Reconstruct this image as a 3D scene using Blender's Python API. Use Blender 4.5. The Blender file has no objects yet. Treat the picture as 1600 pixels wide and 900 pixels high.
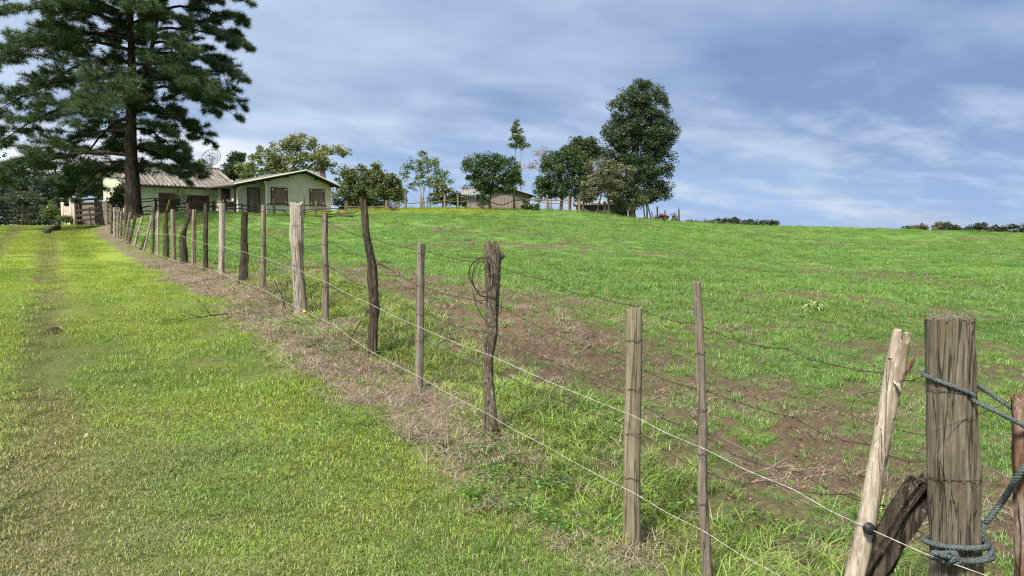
import bpy, math, random
import numpy as np
from mathutils import Vector, Matrix
R = math.radians
S = bpy.context.scene
COL = S.collection

# ------------------------------------------------------------------ camera, light, sky, exposure
EYE = 1.65
F = 1200.0                       # focal length in pixels of the 1600 x 900 photograph
HOR = 365.0                      # eye level row
PITCH = math.atan((450 - HOR) / F)
cam = bpy.data.cameras.new('camera')
cam.sensor_width = 36.0
cam.lens = 36.0 * F / 1600.0
cam.clip_start = 0.05
cam.clip_end = 6000
camo = bpy.data.objects.new('camera', cam)
COL.objects.link(camo)
camo.location = (0, 0, EYE)
camo.rotation_euler = (math.pi / 2 - PITCH, 0, 0)
S.camera = camo

SUN_EL, SUN_AZ = R(50), R(212)   # azimuth clockwise from +Y (behind and left of the camera)
sun = bpy.data.lights.new('sun', 'SUN')
sun.energy = 3.1
sun.angle = R(11)
sun.color = (1.0, 0.95, 0.86)
suno = bpy.data.objects.new('sun', sun)
COL.objects.link(suno)
sdir = Vector((math.sin(SUN_AZ) * math.cos(SUN_EL), math.cos(SUN_AZ) * math.cos(SUN_EL), math.sin(SUN_EL)))
suno.rotation_euler = sdir.to_track_quat('Z', 'Y').to_euler()
S.view_settings.view_transform = 'Standard'
S.view_settings.look = 'None'
S.view_settings.exposure = 1.34
S.view_settings.gamma = 1.0
S.view_settings.use_curve_mapping = False
S.render.engine = 'CYCLES'
S.cycles.use_denoising = False
S.cycles.filter_width = 1.25
S.cycles.max_bounces = 6
S.cycles.diffuse_bounces = 3
S.cycles.transparent_max_bounces = 4


def lin(r, g, b):
    f = lambda c: (c / 255 / 12.92) if c / 255 <= 0.04045 else ((c / 255 + 0.055) / 1.055) ** 2.4
    return (f(r), f(g), f(b))


class NT:
    """small helper to write node trees"""
    def __init__(s, tree):
        s.t = tree; s.n = tree.nodes; s.l = tree.links

    def add(s, typ, inputs=None, **props):
        n = s.n.new(typ)
        for k, v in props.items():
            setattr(n, k, v)
        for k, v in (inputs or {}).items():
            sock = n.inputs[k]
            if isinstance(v, bpy.types.NodeSocket):
                s.l.new(v, sock)
            else:
                if isinstance(v, tuple) and len(v) == 3 and sock.type == 'RGBA':
                    v = (*v, 1.0)
                sock.default_value = v
        return n

    def math(s, op, a, b=0.0, clamp=False):
        n = s.add('ShaderNodeMath', {0: a, 1: b}, operation=op, use_clamp=clamp)
        return n.outputs[0]

    def mix(s, fac, a, b, mode='MIX'):
        n = s.add('ShaderNodeMixRGB', {0: fac, 1: a, 2: b}, blend_type=mode)
        return n.outputs[0]

    def noise(s, vec, scale, detail=4.0, rough=0.55, dist=0.0):
        return s.add('ShaderNodeTexNoise', {'Vector': vec, 'Scale': scale, 'Detail': detail, 'Roughness': rough, 'Distortion': dist}).outputs[0]

    def ramp(s, fac, lo, hi):
        return s.add('ShaderNodeMapRange', {0: fac, 1: lo, 2: hi, 3: 0.0, 4: 1.0}, interpolation_type='SMOOTHSTEP').outputs[0]

    def vmul(s, vec, v):
        return s.add('ShaderNodeVectorMath', {0: vec, 1: v}, operation='MULTIPLY').outputs[0]


world = bpy.data.worlds.new('World')
S.world = world
world.use_nodes = True
w = NT(world.node_tree)
w.n.clear()
sky = w.add('ShaderNodeTexSky', sky_type='NISHITA', sun_disc=False, sun_elevation=SUN_EL, sun_rotation=SUN_AZ,
            air_density=1.0, dust_density=0.6, ozone_density=1.5)
skyc = w.mix(1.0, sky.outputs[0], (0.062, 0.062, 0.062), 'MULTIPLY')
tc = w.add('ShaderNodeTexCoord').outputs['Generated']
sep = w.add('ShaderNodeSeparateXYZ', {0: tc})
dx, dy, dz = sep.outputs
# clouds lie on a high flat sheet: project the direction on it
den = w.math('ADD', w.math('MAXIMUM', dz, 0.0), 0.22)
px = w.math('DIVIDE', dx, den)
py = w.math('DIVIDE', dy, den)
pv = w.add('ShaderNodeCombineXYZ', {0: px, 1: py, 2: 0.0}).outputs[0]
rot = w.add('ShaderNodeVectorRotate', {'Vector': pv, 'Angle': R(-24)}, rotation_type='Z_AXIS').outputs[0]
big = w.noise(w.vmul(rot, (0.42, 0.80, 1.0)), 1.0, 3.0, 0.5, 0.25)
med = w.noise(w.vmul(rot, (1.5, 2.1, 1.0)), 1.0, 6.0, 0.52, 0.15)
fine = w.noise(w.vmul(rot, (3.2, 4.2, 1.0)), 1.0, 8.0, 0.60, 0.25)
# thicker, greyer cloud to the upper right, thin bright cloud to the left and overhead
side = w.math('ADD', w.math('MULTIPLY', dx, -0.50), w.math('MULTIPLY', dz, 0.05))
lum = w.math('ADD', w.math('MULTIPLY', w.math('SUBTRACT', big, 0.5), 1.75), w.math('MULTIPLY', w.math('SUBTRACT', med, 0.5), 1.25))
lum = w.math('ADD', w.math('ADD', lum, side), 0.43, True)
cl = w.mix(lum, lin(118, 141, 184), lin(200, 216, 238))
# blue showing between the clouds low over the field
blue = w.math('MULTIPLY', w.math('SUBTRACT', 1.0, w.ramp(dz, 0.0, 0.17)), w.math('SUBTRACT', 0.85, w.math('MULTIPLY', w.ramp(med, 0.45, 0.65), 0.7)))
cl = w.mix(w.math('MULTIPLY', blue, 0.8), cl, lin(142, 178, 228))
# soft broken wisps low on the right
wisp = w.ramp(w.math('ADD', w.math('MULTIPLY', fine, .65), w.math('MULTIPLY', med, .35)), 0.44, 0.66)
low = w.math('MULTIPLY', w.math('SUBTRACT', 1.0, w.ramp(dz, 0.10, 0.27)), w.ramp(dz, 0.0, 0.03))
wisp = w.math('MULTIPLY', w.math('MULTIPLY', wisp, low), 0.46)
cl = w.mix(wisp, cl, lin(206, 219, 241))
# cumulus bank low on the left
lb = w.math('MULTIPLY', w.ramp(w.math('MULTIPLY', dx, -1.0), 0.22, 0.36), w.math('SUBTRACT', 1.0, w.ramp(dz, 0.095, 0.135)))
lb = w.math('MULTIPLY', lb, w.ramp(med, 0.38, 0.60))
cl = w.mix(lb, cl, lin(236, 241, 248))
# bright overcast above and behind the camera (thin cloud in front of the sun)
up = w.math('ADD', w.ramp(dz, 0.34, 0.85), w.math('MULTIPLY', w.ramp(w.math('MULTIPLY', dy, -1.0), 0.0, 0.8), 0.6))
cl = w.mix(w.math('MULTIPLY', up, 0.75, True), cl, (1.05, 1.05, 1.08))
cl = w.mix(1.0, cl, (0.455, 0.455, 0.455), 'MULTIPLY')
fin = w.mix(0.90, skyc, cl)
bg = w.add('ShaderNodeBackground', {'Color': fin, 'Strength': 1.0})
out = w.add('ShaderNodeOutputWorld', {'Surface': bg.outputs[0]})

# ------------------------------------------------------------------ projection helpers
CP, SP = math.cos(PITCH), math.sin(PITCH)


def P(u, v, Y):
    """point at depth Y seen in the photograph at pixel (u, v)"""
    a = (u - 800) / F; b = -(v - 450) / F
    t = Y / (CP + b * SP)
    return Vector((a * t, Y, EYE + t * (-SP + b * CP)))


def ppm(Y):
    return Y / F              # metres for one photo pixel at depth Y


# ------------------------------------------------------------------ numpy noise
def _h(ix, iy, seed):
    n = (ix.astype(np.int64) * 374761393 + iy.astype(np.int64) * 668265263 + seed * 1442695041) & 0xFFFFFFFF
    n = ((n ^ (n >> 13)) * 1274126177) & 0xFFFFFFFF
    return ((n ^ (n >> 16)) & 0xFFFFFF) / float(0xFFFFFF)


def vnoise(x, y, seed=0):
    x = np.asarray(x, float); y = np.asarray(y, float)
    ix = np.floor(x); iy = np.floor(y); fx = x - ix; fy = y - iy
    fx = fx * fx * (3 - 2 * fx); fy = fy * fy * (3 - 2 * fy)
    a = _h(ix, iy, seed); b = _h(ix + 1, iy, seed); c = _h(ix, iy + 1, seed); d = _h(ix + 1, iy + 1, seed)
    return (a * (1 - fx) + b * fx) * (1 - fy) + (c * (1 - fx) + d * fx) * fy


def fbm(x, y, seed=0, oct=4, gain=0.5):
    s = 0; a = 1; tot = 0
    for i in range(oct):
        s = s + a * vnoise(x * 2 ** i + 17.3 * i, y * 2 ** i - 9.1 * i, seed + i); tot += a; a *= gain
    return s / tot


def smooth(x, a, b):
    t = np.clip((x - a) / (b - a), 0, 1)
    return t * t * (3 - 2 * t)


# ------------------------------------------------------------------ terrain
FENCE_A, FENCE_B = 3.4, 0.6                 # fence line on plan: X = A - B * Y
FN = math.hypot(1, FENCE_B)


def fenceY(u, off=0.0):
    return F * (FENCE_A + off * FN) / (u - 800 + F * FENCE_B)


def tcoord(X, Y):                            # > 0 on the field side
    return (X + FENCE_B * Y - FENCE_A) / FN


CTRL = []
for (u, v) in [(1093, 915), (990, 862), (768, 676), (656, 610), (575, 553), (507, 503), (465, 499), (412, 453), (379, 443), (346, 430),
               (302, 418), (271, 409), (259, 404), (238, 397), (220, 390), (200, 380), (184, 372), (174, 366), (166, 359)]:
    CTRL.append(tuple(P(u, v, fenceY(u))))
CTRL.append(tuple(P(153, 352, 52)))
for (Y, z) in [(-12, -.3), (-4, -.12), (0, -.02), (3.5, 0.0), (6, .10), (8, .2), (10, .30), (12.5, .42), (15, .50), (20, .66), (25, .82), (30, 1.0), (38, 1.4), (45, 1.85), (51, 2.16), (58, 2.2), (75, 1.9)]:
    for off, dzz in [(-1.7, -.02 if Y < 20 else 0.0), (-3.9, 0.0), (-7.5, 0.02), (-14, 0.1)]:
        CTRL.append((FENCE_A + off - FENCE_B * Y, Y, z + dzz))
for (u, v, Y) in [(208, 337, 46), (260, 338, 52), (430, 343, 57), (300, 339, 60), (417, 335, 64.5), (540, 330, 66), (605, 328, 70), (700, 326, 72), (760, 328, 73), (830, 329, 74),
                  (900, 331, 75), (985, 341, 77), (1040, 346, 79), (1100, 350, 82), (1300, 356, 92), (1450, 361, 98), (1600, 368, 100), (1780, 374, 100),
                  (900, 450, 15.5), (1100, 450, 16), (1500, 450, 21), (1600, 560, 10.6), (1300, 600, 8.6), (1100, 600, 8.0), (700, 420, 20), (850, 390, 32),
                  (800, 355, 46), (650, 352, 42), (1200, 400, 36), (1500, 400, 42), (1100, 370, 58), (1500, 376, 72), (1000, 500, 11.2), (900, 560, 8.9), (1500, 700, 6.6), (1750, 700, 6.4),
                  (1700, 450, 21), (1485, 985, 2.95)]:
    CTRL.append(tuple(P(u, v, Y)))
for (x, y, z) in [(6, 0, -.3), (14, 0, -.4), (14, -12, -.5), (30, 5, -.3), (-70, 100, 1.0), (-50, 120, .8), (-20, 100, 2.4), (0, 110, 2.5), (25, 120, 1.2), (60, 130, .2),
                  (110, 130, -1.5), (-60, 40, 2.0), (-40, 10, .7), (60, 40, .2), (90, 70, .6), (0, 140, 0.5), (-90, 140, -1.5), (120, 60, .0), (-80, 0, .8)]:
    CTRL.append((x, y, z))
CTRL = np.array(CTRL)
_x = CTRL[:, 0]; _y = CTRL[:, 1]


def _tps(d2):
    return np.where(d2 < 1e-9, 0, 0.5 * d2 * np.log(np.maximum(d2, 1e-9)))


n = len(CTRL)
K = _tps((_x[:, None] - _x) ** 2 + (_y[:, None] - _y) ** 2)
dist = np.hypot(_x, _y)
K += np.diag(0.02 + 0.02 * dist)
Pm = np.c_[np.ones(n), _x, _y]
A = np.block([[K, Pm], [Pm.T, np.zeros((3, 3))]])
SOL = np.linalg.solve(A, np.r_[CTRL[:, 2], 0, 0, 0])


def base_height(X, Y):
    X = np.asarray(X, float); Y = np.asarray(Y, float)
    shp = X.shape
    x = np.clip(X.ravel(), -100, 130); y = np.clip(Y.ravel(), -14, 145)
    z = SOL[n] + SOL[n + 1] * x + SOL[n + 2] * y
    step = 20000
    for i in range(0, len(x), step):
        d2 = (x[i:i + step, None] - _x) ** 2 + (y[i:i + step, None] - _y) ** 2
        z[i:i + step] += _tps(d2) @ SOL[:n]
    z = z.reshape(shp)
    r = np.hypot(X, Y)
    k = smooth(r, 105, 190)
    return z * (1 - k) + (-2.5) * k


# soil patches listed by where they lie; converted to ground ellipses below
def ground_hit(u, v):
    a = (u - 800) / F; b = -(v - 450) / F
    d = np.array([a, CP + b * SP, -SP + b * CP])
    t = np.r_[np.arange(1.5, 20, .05), np.arange(20, 140, .25)]
    pts = d[None, :] * t[:, None]
    h = base_height(pts[:, 0], pts[:, 1])
    below = np.nonzero(pts[:, 2] + EYE < h)[0]
    i = below[0] if len(below) else len(t) - 1
    return pts[i, 0], pts[i, 1]


PATCH = []
for (u, v, du, dv, k) in [(1360, 432, 150, 9, .95), (1500, 445, 90, 9, .7), (1590, 400, 45, 9, .9), (1300, 384, 60, 4, .9), (1520, 373, 70, 4, .6), (1440, 378, 50, 3, .6), (1180, 360, 60, 2.5, .7),
                          (820, 386, 90, 5, .9), (900, 383, 60, 3, .7), (690, 362, 60, 3, .9), (620, 352, 50, 3, .6), (640, 382, 60, 5, .6), (1000, 372, 60, 3, .5), (590, 345, 50, 3, .6),
                          (470, 360, 60, 6, .8), (420, 372, 40, 6, .6), (560, 400, 40, 5, .5), (1180, 452, 80, 5, .5), (1060, 470, 60, 5, .5), (860, 420, 60, 4, .4), (1230, 520, 60, 6, .35),
                          (1420, 352, 50, 2, .5), (1290, 540, 70, 8, .5), (1560, 580, 60, 10, .7), (1050, 398, 80, 3, .4), (930, 350, 70, 2.5, .5), (1260, 405, 70, 3, .35)]:
    X0, Y0 = ground_hit(u, v)
    _, Ya = ground_hit(u, v + dv)
    _, Yb = ground_hit(u, max(v - dv, 352 if u < 1000 else 368))
    PATCH.append((X0, Y0, 1.3 * du * Y0 / F, max(abs(Yb - Ya) * .75, 0.6), k))


def masks(X, Y):
    """soil, dry straw, lush tall grass, wheel track: 0..1 fields over the ground"""
    t = tcoord(X, Y)
    s = (-FENCE_B * X + Y) / FN
    wob = (fbm(X * .8, Y * .8, 3, 3) - .5)
    n1 = fbm(X * 1.1, Y * 1.1, 11, 4)
    n2 = fbm(X * .35 + 5, Y * 1.2, 12, 4)
    field = smooth(t + wob * .5, .15, .6)
    strip = smooth(t + wob * 1.6, .75, 1.5) * (1 - smooth(t + wob * 3.0, 2.8, 6.5)) * (1 - smooth(Y, 17, 30))
    n3 = fbm(X * 4.5, Y * 4.5, 15, 3)
    soil = strip * smooth(n1 * .45 + n3 * .55 + .14 * strip, .42, .60)
    el = np.zeros_like(t)
    for (X0, Y0, rx, ry, k) in PATCH:
        q = ((X - X0) / rx) ** 2 + ((Y - Y0) / ry) ** 2
        el = np.maximum(el, k * np.exp(-q * 1.1))
    soil = np.maximum(soil, smooth(el + (n1 - .5) * 1.5 + (n2 - .5) * 1.0 + (n3 - .5) * 1.3, .34, .74))
    soil = np.maximum(soil, .85 * smooth(n2 * .6 + fbm(X * 2.3, Y * 2.3, 14, 3) * .4, .54, .66))   # thin bare streaks everywhere in the crop
    soil = np.clip(soil * smooth(t, .5, 1.1), 0, 1) * (1 - smooth(np.hypot(X, Y), 95, 130))
    dry = smooth(t + wob * .75, -.88, -.50) * (1 - smooth(t + wob * .5, .05, .45)) * (.45 * smooth(s, 2.0, 3.2) + .55 * smooth(s, 3.9, 5.6))
    dry = np.maximum(dry, .8 * np.exp(-((X - .75) ** 2 + (Y - 4.4) ** 2) / .10))
    lush = smooth(t + wob * .4, -.75, -.35) * (1 - smooth(t + wob * .8, 1.0, 1.7)) * (1 - smooth(s, 11, 17)) * (1 - dry * .75)
    tr = np.exp(-((t + 3.0 + .25 * wob) / .30) ** 2) + .9 * np.exp(-((t + 4.75 + .25 * wob) / .34) ** 2)
    tr = np.clip(tr * 1.5, 0, 1)
    nearw = np.exp(-((t + 3.2) / 1.1) ** 2) * (1 - smooth(s, 6, 10)) * .9
    track = np.clip(np.maximum(tr, nearw), 0, 1) * smooth(fbm(X * 2, Y * 2, 21, 3) + .45 * tr, .33, .55) * (t < 0)
    return soil, dry, lush, track, t, s, field


def height(X, Y):
    X = np.asarray(X, float); Y = np.asarray(Y, float)
    z = base_height(X, Y)
    t = tcoord(X, Y)
    r = np.hypot(X, Y)
    fade = 1 - smooth(r, 60, 110)
    z = z + (fbm(X * .45, Y * .45, 31, 3) - .5) * .10 * fade * smooth(r, 2, 8)
    z = z + (fbm(X * 2.2, Y * 2.2, 32, 3) - .5) * .05 * (1 - smooth(r, 25, 60))
    # two wheel tracks pressed into the grass road
    s = (-FENCE_B * X + Y) / FN
    z = z - (.08 * np.exp(-((t + 3.0) / .30) ** 2) + .08 * np.exp(-((t + 4.75) / .30) ** 2)) * fade
    z = z - .13 * np.exp(-((t + 1.75) / .65) ** 2) * smooth(s, 5, 10) * (1 - smooth(s, 45, 58))
    return z


def H(x, y):
    return float(height(np.array([x]), np.array([y]))[0])


# ------------------------------------------------------------------ object helpers
def tag(o, label=None, cat=None, group=None, kind=None):
    if label: o['label'] = label
    if cat: o['category'] = cat
    if group: o['group'] = group
    if kind: o['kind'] = kind
    return o


def empty(name, loc, label, cat, group=None, mat=None):
    o = bpy.data.objects.new(name, None)
    COL.objects.link(o)
    if mat is not None:
        o.matrix_world = mat
    else:
        o.location = loc
    o.empty_display_size = .2
    return tag(o, label, cat, group)


class MB:
    """collects verts and faces (and per-face values) for one mesh object"""
    def __init__(s):
        s.v = []; s.f = []; s.c = []

    def add(s, vs, fs, c=0.5):
        b = len(s.v)
        s.v.extend([tuple(p) for p in vs])
        for f in fs:
            s.f.append(tuple(i + b for i in f)); s.c.append(c)

    def box(s, x0, x1, y0, y1, z0, z1, M=None, c=0.5):
        vs = [(x, y, z) for z in (z0, z1) for y in (y0, y1) for x in (x0, x1)]
        if M is not None: vs = [M @ Vector(p) for p in vs]
        s.add(vs, [(0, 2, 3, 1), (4, 5, 7, 6), (0, 1, 5, 4), (2, 6, 7, 3), (0, 4, 6, 2), (1, 3, 7, 5)], c)

    def tube(s, pts, rad, sides=8, cap=True, c=0.5, jitter=0.0, rng=None, ref=None):
        pts = [Vector(p) for p in pts]
        k = len(pts)
        if not hasattr(rad, '__len__'): rad = [rad] * k
        vs = []; ref = Vector(ref) if ref else None
        for i, p in enumerate(pts):
            d = (pts[min(i + 1, k - 1)] - pts[max(i - 1, 0)])
            d = d.normalized() if d.length > 1e-9 else Vector((0, 0, 1))
            if ref is None:
                ref = Vector((1, 0, 0)) if abs(d.x) < .8 else Vector((0, 1, 0))
            a = (ref - d * ref.dot(d)).normalized(); b = d.cross(a); ref = a
            for j in range(sides):
                th = 2 * math.pi * j / sides
                r = rad[i] * (1 + (rng.uniform(-jitter, jitter) if rng else 0))
                vs.append(p + a * (math.cos(th) * r) + b * (math.sin(th) * r))
        fs = [(i * sides + j, i * sides + (j + 1) % sides, (i + 1) * sides + (j + 1) % sides, (i + 1) * sides + j)
              for i in range(k - 1) for j in range(sides)]
        if cap:
            fs.append(tuple(range(sides - 1, -1, -1))); fs.append(tuple((k - 1) * sides + j for j in range(sides)))
        s.add(vs, fs, c)

    def build(s, name, mat, parent=None, smooth_=False, loc=None, link=True):
        me = bpy.data.meshes.new(name)
        org = Vector(loc) if loc is not None else Vector((0, 0, 0))
        me.from_pydata([tuple(Vector(p) - org) for p in s.v] if loc is not None else s.v, [], s.f)
        at = me.attributes.new('rnd', 'FLOAT', 'FACE')
        at.data.foreach_set('value', np.array(s.c, dtype=np.float32))
        if smooth_:
            me.polygons.foreach_set('use_smooth', np.ones(len(me.polygons), dtype=bool))
        me.materials.append(mat)
        me.update()
        o = bpy.data.objects.new(name, me)
        if link: COL.objects.link(o)
        if loc is not None: o.location = org
        if parent is not None:
            o.parent = parent
        return o


def raw_mesh(name, verts, faces_flat, nper, mat, attrs=None, smooth_=False, link=True, parent=None):
    """fast mesh from numpy; all faces with nper corners; attrs: per-face floats"""
    me = bpy.data.meshes.new(name)
    nv = len(verts); nf = len(faces_flat) // nper
    me.vertices.add(nv); me.vertices.foreach_set('co', np.asarray(verts, np.float32).ravel())
    me.loops.add(nf * nper); me.loops.foreach_set('vertex_index', np.asarray(faces_flat, np.int32))
    me.polygons.add(nf)
    me.polygons.foreach_set('loop_start', np.arange(0, nf * nper, nper, dtype=np.int32))
    me.polygons.foreach_set('loop_total', np.full(nf, nper, np.int32))
    if smooth_: me.polygons.foreach_set('use_smooth', np.ones(nf, bool))
    for k, val in (attrs or {}).items():
        a = me.attributes.new(k, 'FLOAT', 'FACE'); a.data.foreach_set('value', np.asarray(val, np.float32))
    me.materials.append(mat)
    me.update(calc_edges=True); me.validate()
    o = bpy.data.objects.new(name, me)
    if link: COL.objects.link(o)
    if parent is not None: o.parent = parent
    return o


# ------------------------------------------------------------------ materials
def new_mat(name):
    m = bpy.data.materials.new(name); m.use_nodes = True
    t = NT(m.node_tree); t.n.clear()
    return m, t


def finish(t, color, rough=0.85, bump=None, bstr=0.4, bdist=0.02, spec=0.25, metal=0.0):
    p = t.add('ShaderNodeBsdfPrincipled', {'Base Color': color, 'Roughness': rough, 'Metallic': metal, 'Specular IOR Level': spec})
    if bump is not None:
        b = t.add('ShaderNodeBump', {'Height': bump, 'Strength': bstr, 'Distance': bdist})
        t.l.new(b.outputs[0], p.inputs['Normal'])
    t.add('ShaderNodeOutputMaterial', {'Surface': p.outputs[0]})
    return p


def wood(name, c1, c2, c3=None, lich=0.0, lichc=(.45, .45, .38), moss=0.0, scale=1.0, dark_crack=0.55):
    """weathered wood with the grain along local z"""
    m, t = new_mat(name)
    oc = t.add('ShaderNodeTexCoord').outputs['Object']
    oi = t.add('ShaderNodeObjectInfo').outputs['Random']
    sh = t.add('ShaderNodeVectorMath', {0: oc, 1: t.add('ShaderNodeCombineXYZ', {0: t.math('MULTIPLY', oi, 7.0), 1: 0.0, 2: t.math('MULTIPLY', oi, 13.0)}).outputs[0]}, operation='ADD').outputs[0]
    g = t.noise(t.vmul(sh, (60 * scale, 60 * scale, 3.2 * scale)), 1.0, 5.0, .6, .4)
    g2 = t.noise(t.vmul(sh, (14 * scale, 14 * scale, 1.6 * scale)), 1.0, 4.0, .6, .6)
    bl = t.noise(t.vmul(sh, (9, 9, 5)), 1.0, 5.0, .65)
    c = t.mix(t.ramp(g, .30, .72), c1, c2)
    if c3: c = t.mix(t.ramp(bl, .45, .70), c, c3)
    g3 = t.noise(t.vmul(sh, (17 * scale, 17 * scale, .55 * scale)), 1.0, 2.5, .5, .12)
    crack = t.ramp(t.math('ABSOLUTE', t.math('SUBTRACT', g3, .46)), .003, .022)
    c = t.mix(t.math('MULTIPLY', t.math('SUBTRACT', 1.0, crack), dark_crack), c, (.018, .014, .010))
    if lich:
        ln = t.noise(t.vmul(sh, (60, 60, 22)), 1.0, 8.0, .75)
        c = t.mix(t.math('MULTIPLY', t.ramp(ln, .60 - .14 * lich, .74 - .10 * lich), .75), c, lichc)
    if moss:
        mn = t.noise(t.vmul(sh, (22, 22, 5)), 1.0, 6.0, .75)
        c = t.mix(t.math('MULTIPLY', t.ramp(mn, .60 - .2 * moss, .72), .8), c, (.055, .075, .018))
    bp = t.math('ADD', t.math('MULTIPLY', g, .4), t.math('MULTIPLY', crack, .8))
    finish(t, c, .9, bp, .7, .012, .15)
    return m


M = {}
M['post_grey'] = wood('weathered_wood_grey', (.115, .088, .060), (.27, .22, .165), (.20, .165, .12), .35, (.36, .34, .27))
M['post_olive'] = wood('weathered_wood_olive', (.14, .115, .075), (.285, .245, .175), (.20, .17, .115), .15, (.36, .34, .27), .12)
M['post_brown'] = wood('weathered_wood_brown', (.10, .083, .064), (.255, .215, .17), (.165, .135, .105), .35, (.38, .35, .29))
M['post_dark'] = wood('old_dark_wood', (.026, .020, .014), (.095, .074, .055), (.05, .038, .028), .35, (.22, .21, .15), .25, dark_crack=.85)
M['post_lichen'] = wood('lichen_dark_wood', (.035, .027, .019), (.12, .095, .065), (.10, .09, .06), .8, (.36, .34, .26), .3, dark_crack=.85)
M['post_pale'] = wood('bleached_wood', (.20, .17, .135), (.46, .42, .36), (.34, .30, .25), .3, (.52, .49, .44), dark_crack=.75)
M['post_white'] = wood('white_bark', (.25, .20, .15), (.46, .40, .32), (.20, .15, .105), .50, (.60, .56, .49), scale=1.3, dark_crack=.6)
M['post_mossy'] = wood('mossy_bark', (.045, .036, .02), (.12, .10, .05), (.075, .07, .03), .35, (.24, .25, .14), .6, dark_crack=.7)
M['post_red'] = wood('reddish_bark', (.075, .035, .022), (.22, .12, .08), (.32, .27, .22), .4, (.42, .38, .33), scale=.7)
M['post_big'] = wood('big_post_wood', (.058, .047, .034), (.205, .175, .132), (.115, .096, .066), .14, (.28, .27, .20), .2, scale=1.5, dark_crack=.75)
M['log'] = wood('rotten_log_wood', (.010, .008, .006), (.085, .068, .052), (.030, .024, .018), .22, (.42, .39, .33), .1, scale=.9, dark_crack=.95)
M['rail'] = wood('rail_wood', (.035, .026, .019), (.12, .092, .068), None, .2, (.2, .19, .15))
M['rail_light'] = wood('rail_wood_light', (.12, .09, .065), (.27, .22, .165), None, .2, (.33, .31, .26))
M['splinter'] = wood('fresh_split_wood', (.27, .215, .155), (.44, .37, .29), None, dark_crack=.3)
M['barn'] = wood('barn_boards', (.13, .105, .085), (.33, .28, .24), (.22, .185, .155), scale=.25, dark_crack=.5)


def plain(name, c, rough=.7, var=.25, scale=6.0, metal=0.0, bump=.0, c2=None, spec=.3):
    m, t = new_mat(name)
    oc = t.add('ShaderNodeTexCoord').outputs['Object']
    nz = t.noise(oc, scale, 6.0, .65)
    d = c2 or tuple(x * (1 - var) for x in c)
    col = t.mix(t.ramp(nz, .35, .68), c, d)
    finish(t, col, rough, nz if bump else None, bump, .02, spec, metal)
    return m


M['wall_green'] = plain('pale_green_plaster', (.48, .485, .39), .9, .18, 1.2)
M['wall_cream'] = plain('cream_green_plaster', (.50, .51, .40), .9, .16, 1.0)
M['shutter_red'] = plain('red_brown_paint', (.085, .036, .030), .7, .4, 8)
M['shutter_grey'] = wood('grey_shutter_boards', (.10, .075, .06), (.23, .185, .16), (.16, .12, .10), scale=.35, dark_crack=.6)
M['frame_brown'] = plain('brown_frame', (.075, .048, .036), .8, .3, 8)
M['glass'] = plain('dark_glass', (.02, .025, .04), .1, .2, 4, spec=.6)
M['white_paint'] = plain('white_pipe_paint', (.70, .69, .62), .6, .12, 5)
M['roof_cement'] = plain('fibre_cement_roof', (.36, .335, .30), .95, .5, 1.6, c2=(.13, .115, .10))
M['roof_dark'] = plain('roof_tile_dark', (.13, .115, .10), .95, .5, 2.0)
M['roof_zinc'] = plain('zinc_roof', (.27, .265, .26), .7, .4, 1.5, c2=(.15, .14, .13))
M['timber_dark'] = plain('dark_timber', (.030, .024, .020), .9, .3, 6)
M['brick'] = plain('sooty_brick', (.30, .25, .215), .95, .5, 5.0, c2=(.09, .075, .065))
M['metal_grey'] = plain('galvanised_metal', (.13, .13, .14), .6, .2, 8, metal=.2)
M['stone'] = plain('grey_stone', (.20, .175, .14), .95, .45, 7, bump=.3)
M['white_china'] = plain('white_enamel', (.75, .75, .73), .4, .08, 4)
M['board_pink'] = plain('pinkish_white_boards', (.52, .43, .37), .9, .25, 2.0)
M['wire_white'] = plain('white_polywire', (.50, .48, .44), .7, .55, 35, c2=(.20, .185, .165))
M['wire_rust'] = plain('rusty_wire', (.060, .038, .026), .85, .4, 80)
M['wire_grey'] = plain('grey_wire', (.20, .19, .18), .6, .3, 60, metal=.5)
M['plastic_black'] = plain('black_plastic', (.018, .02, .022), .45, .2, 30)
M['plastic_yellow'] = plain('yellow_plastic', (.72, .50, .04), .5, .1, 30)
M['rock'] = plain('dark_clod', (.045, .030, .022), .95, .4, 12, bump=.4)
M['twig'] = plain('dead_twig', (.060, .042, .030), .9, .4, 20)


def rope_mat():
    m, t = new_mat('grey_rope')
    oc = t.add('ShaderNodeTexCoord').outputs['Object']
    n1 = t.noise(oc, 260.0, 3.0, .6); n2 = t.noise(oc, 30.0, 4.0, .6)
    c = t.mix(t.ramp(n1, .35, .65), (.022, .030, .032), (.135, .160, .158))
    c = t.mix(t.math('MULTIPLY', t.ramp(n2, .5, .7), .6), c, (.028, .034, .03))
    finish(t, c, .85, n1, .6, .003, .2)
    return m


M['rope'] = rope_mat()


def bark(name, c1, c2, sc=(5, 5, 1.1)):
    m, t = new_mat(name)
    oc = t.add('ShaderNodeTexCoord').outputs['Object']
    n1 = t.noise(t.vmul(oc, sc), 1.6, 6.0, .7, .5)
    c = t.mix(t.ramp(n1, .36, .66), c1, c2)
    finish(t, c, .95, n1, .9, .06, .1)
    return m


M['bark_pine'] = bark('pine_bark', (.010, .008, .007), (.058, .045, .036))
M['bark_grey'] = bark('grey_bark', (.045, .037, .028), (.15, .125, .10))
M['bark_pale'] = bark('pale_bark', (.14, .125, .10), (.32, .29, .25))


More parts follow.
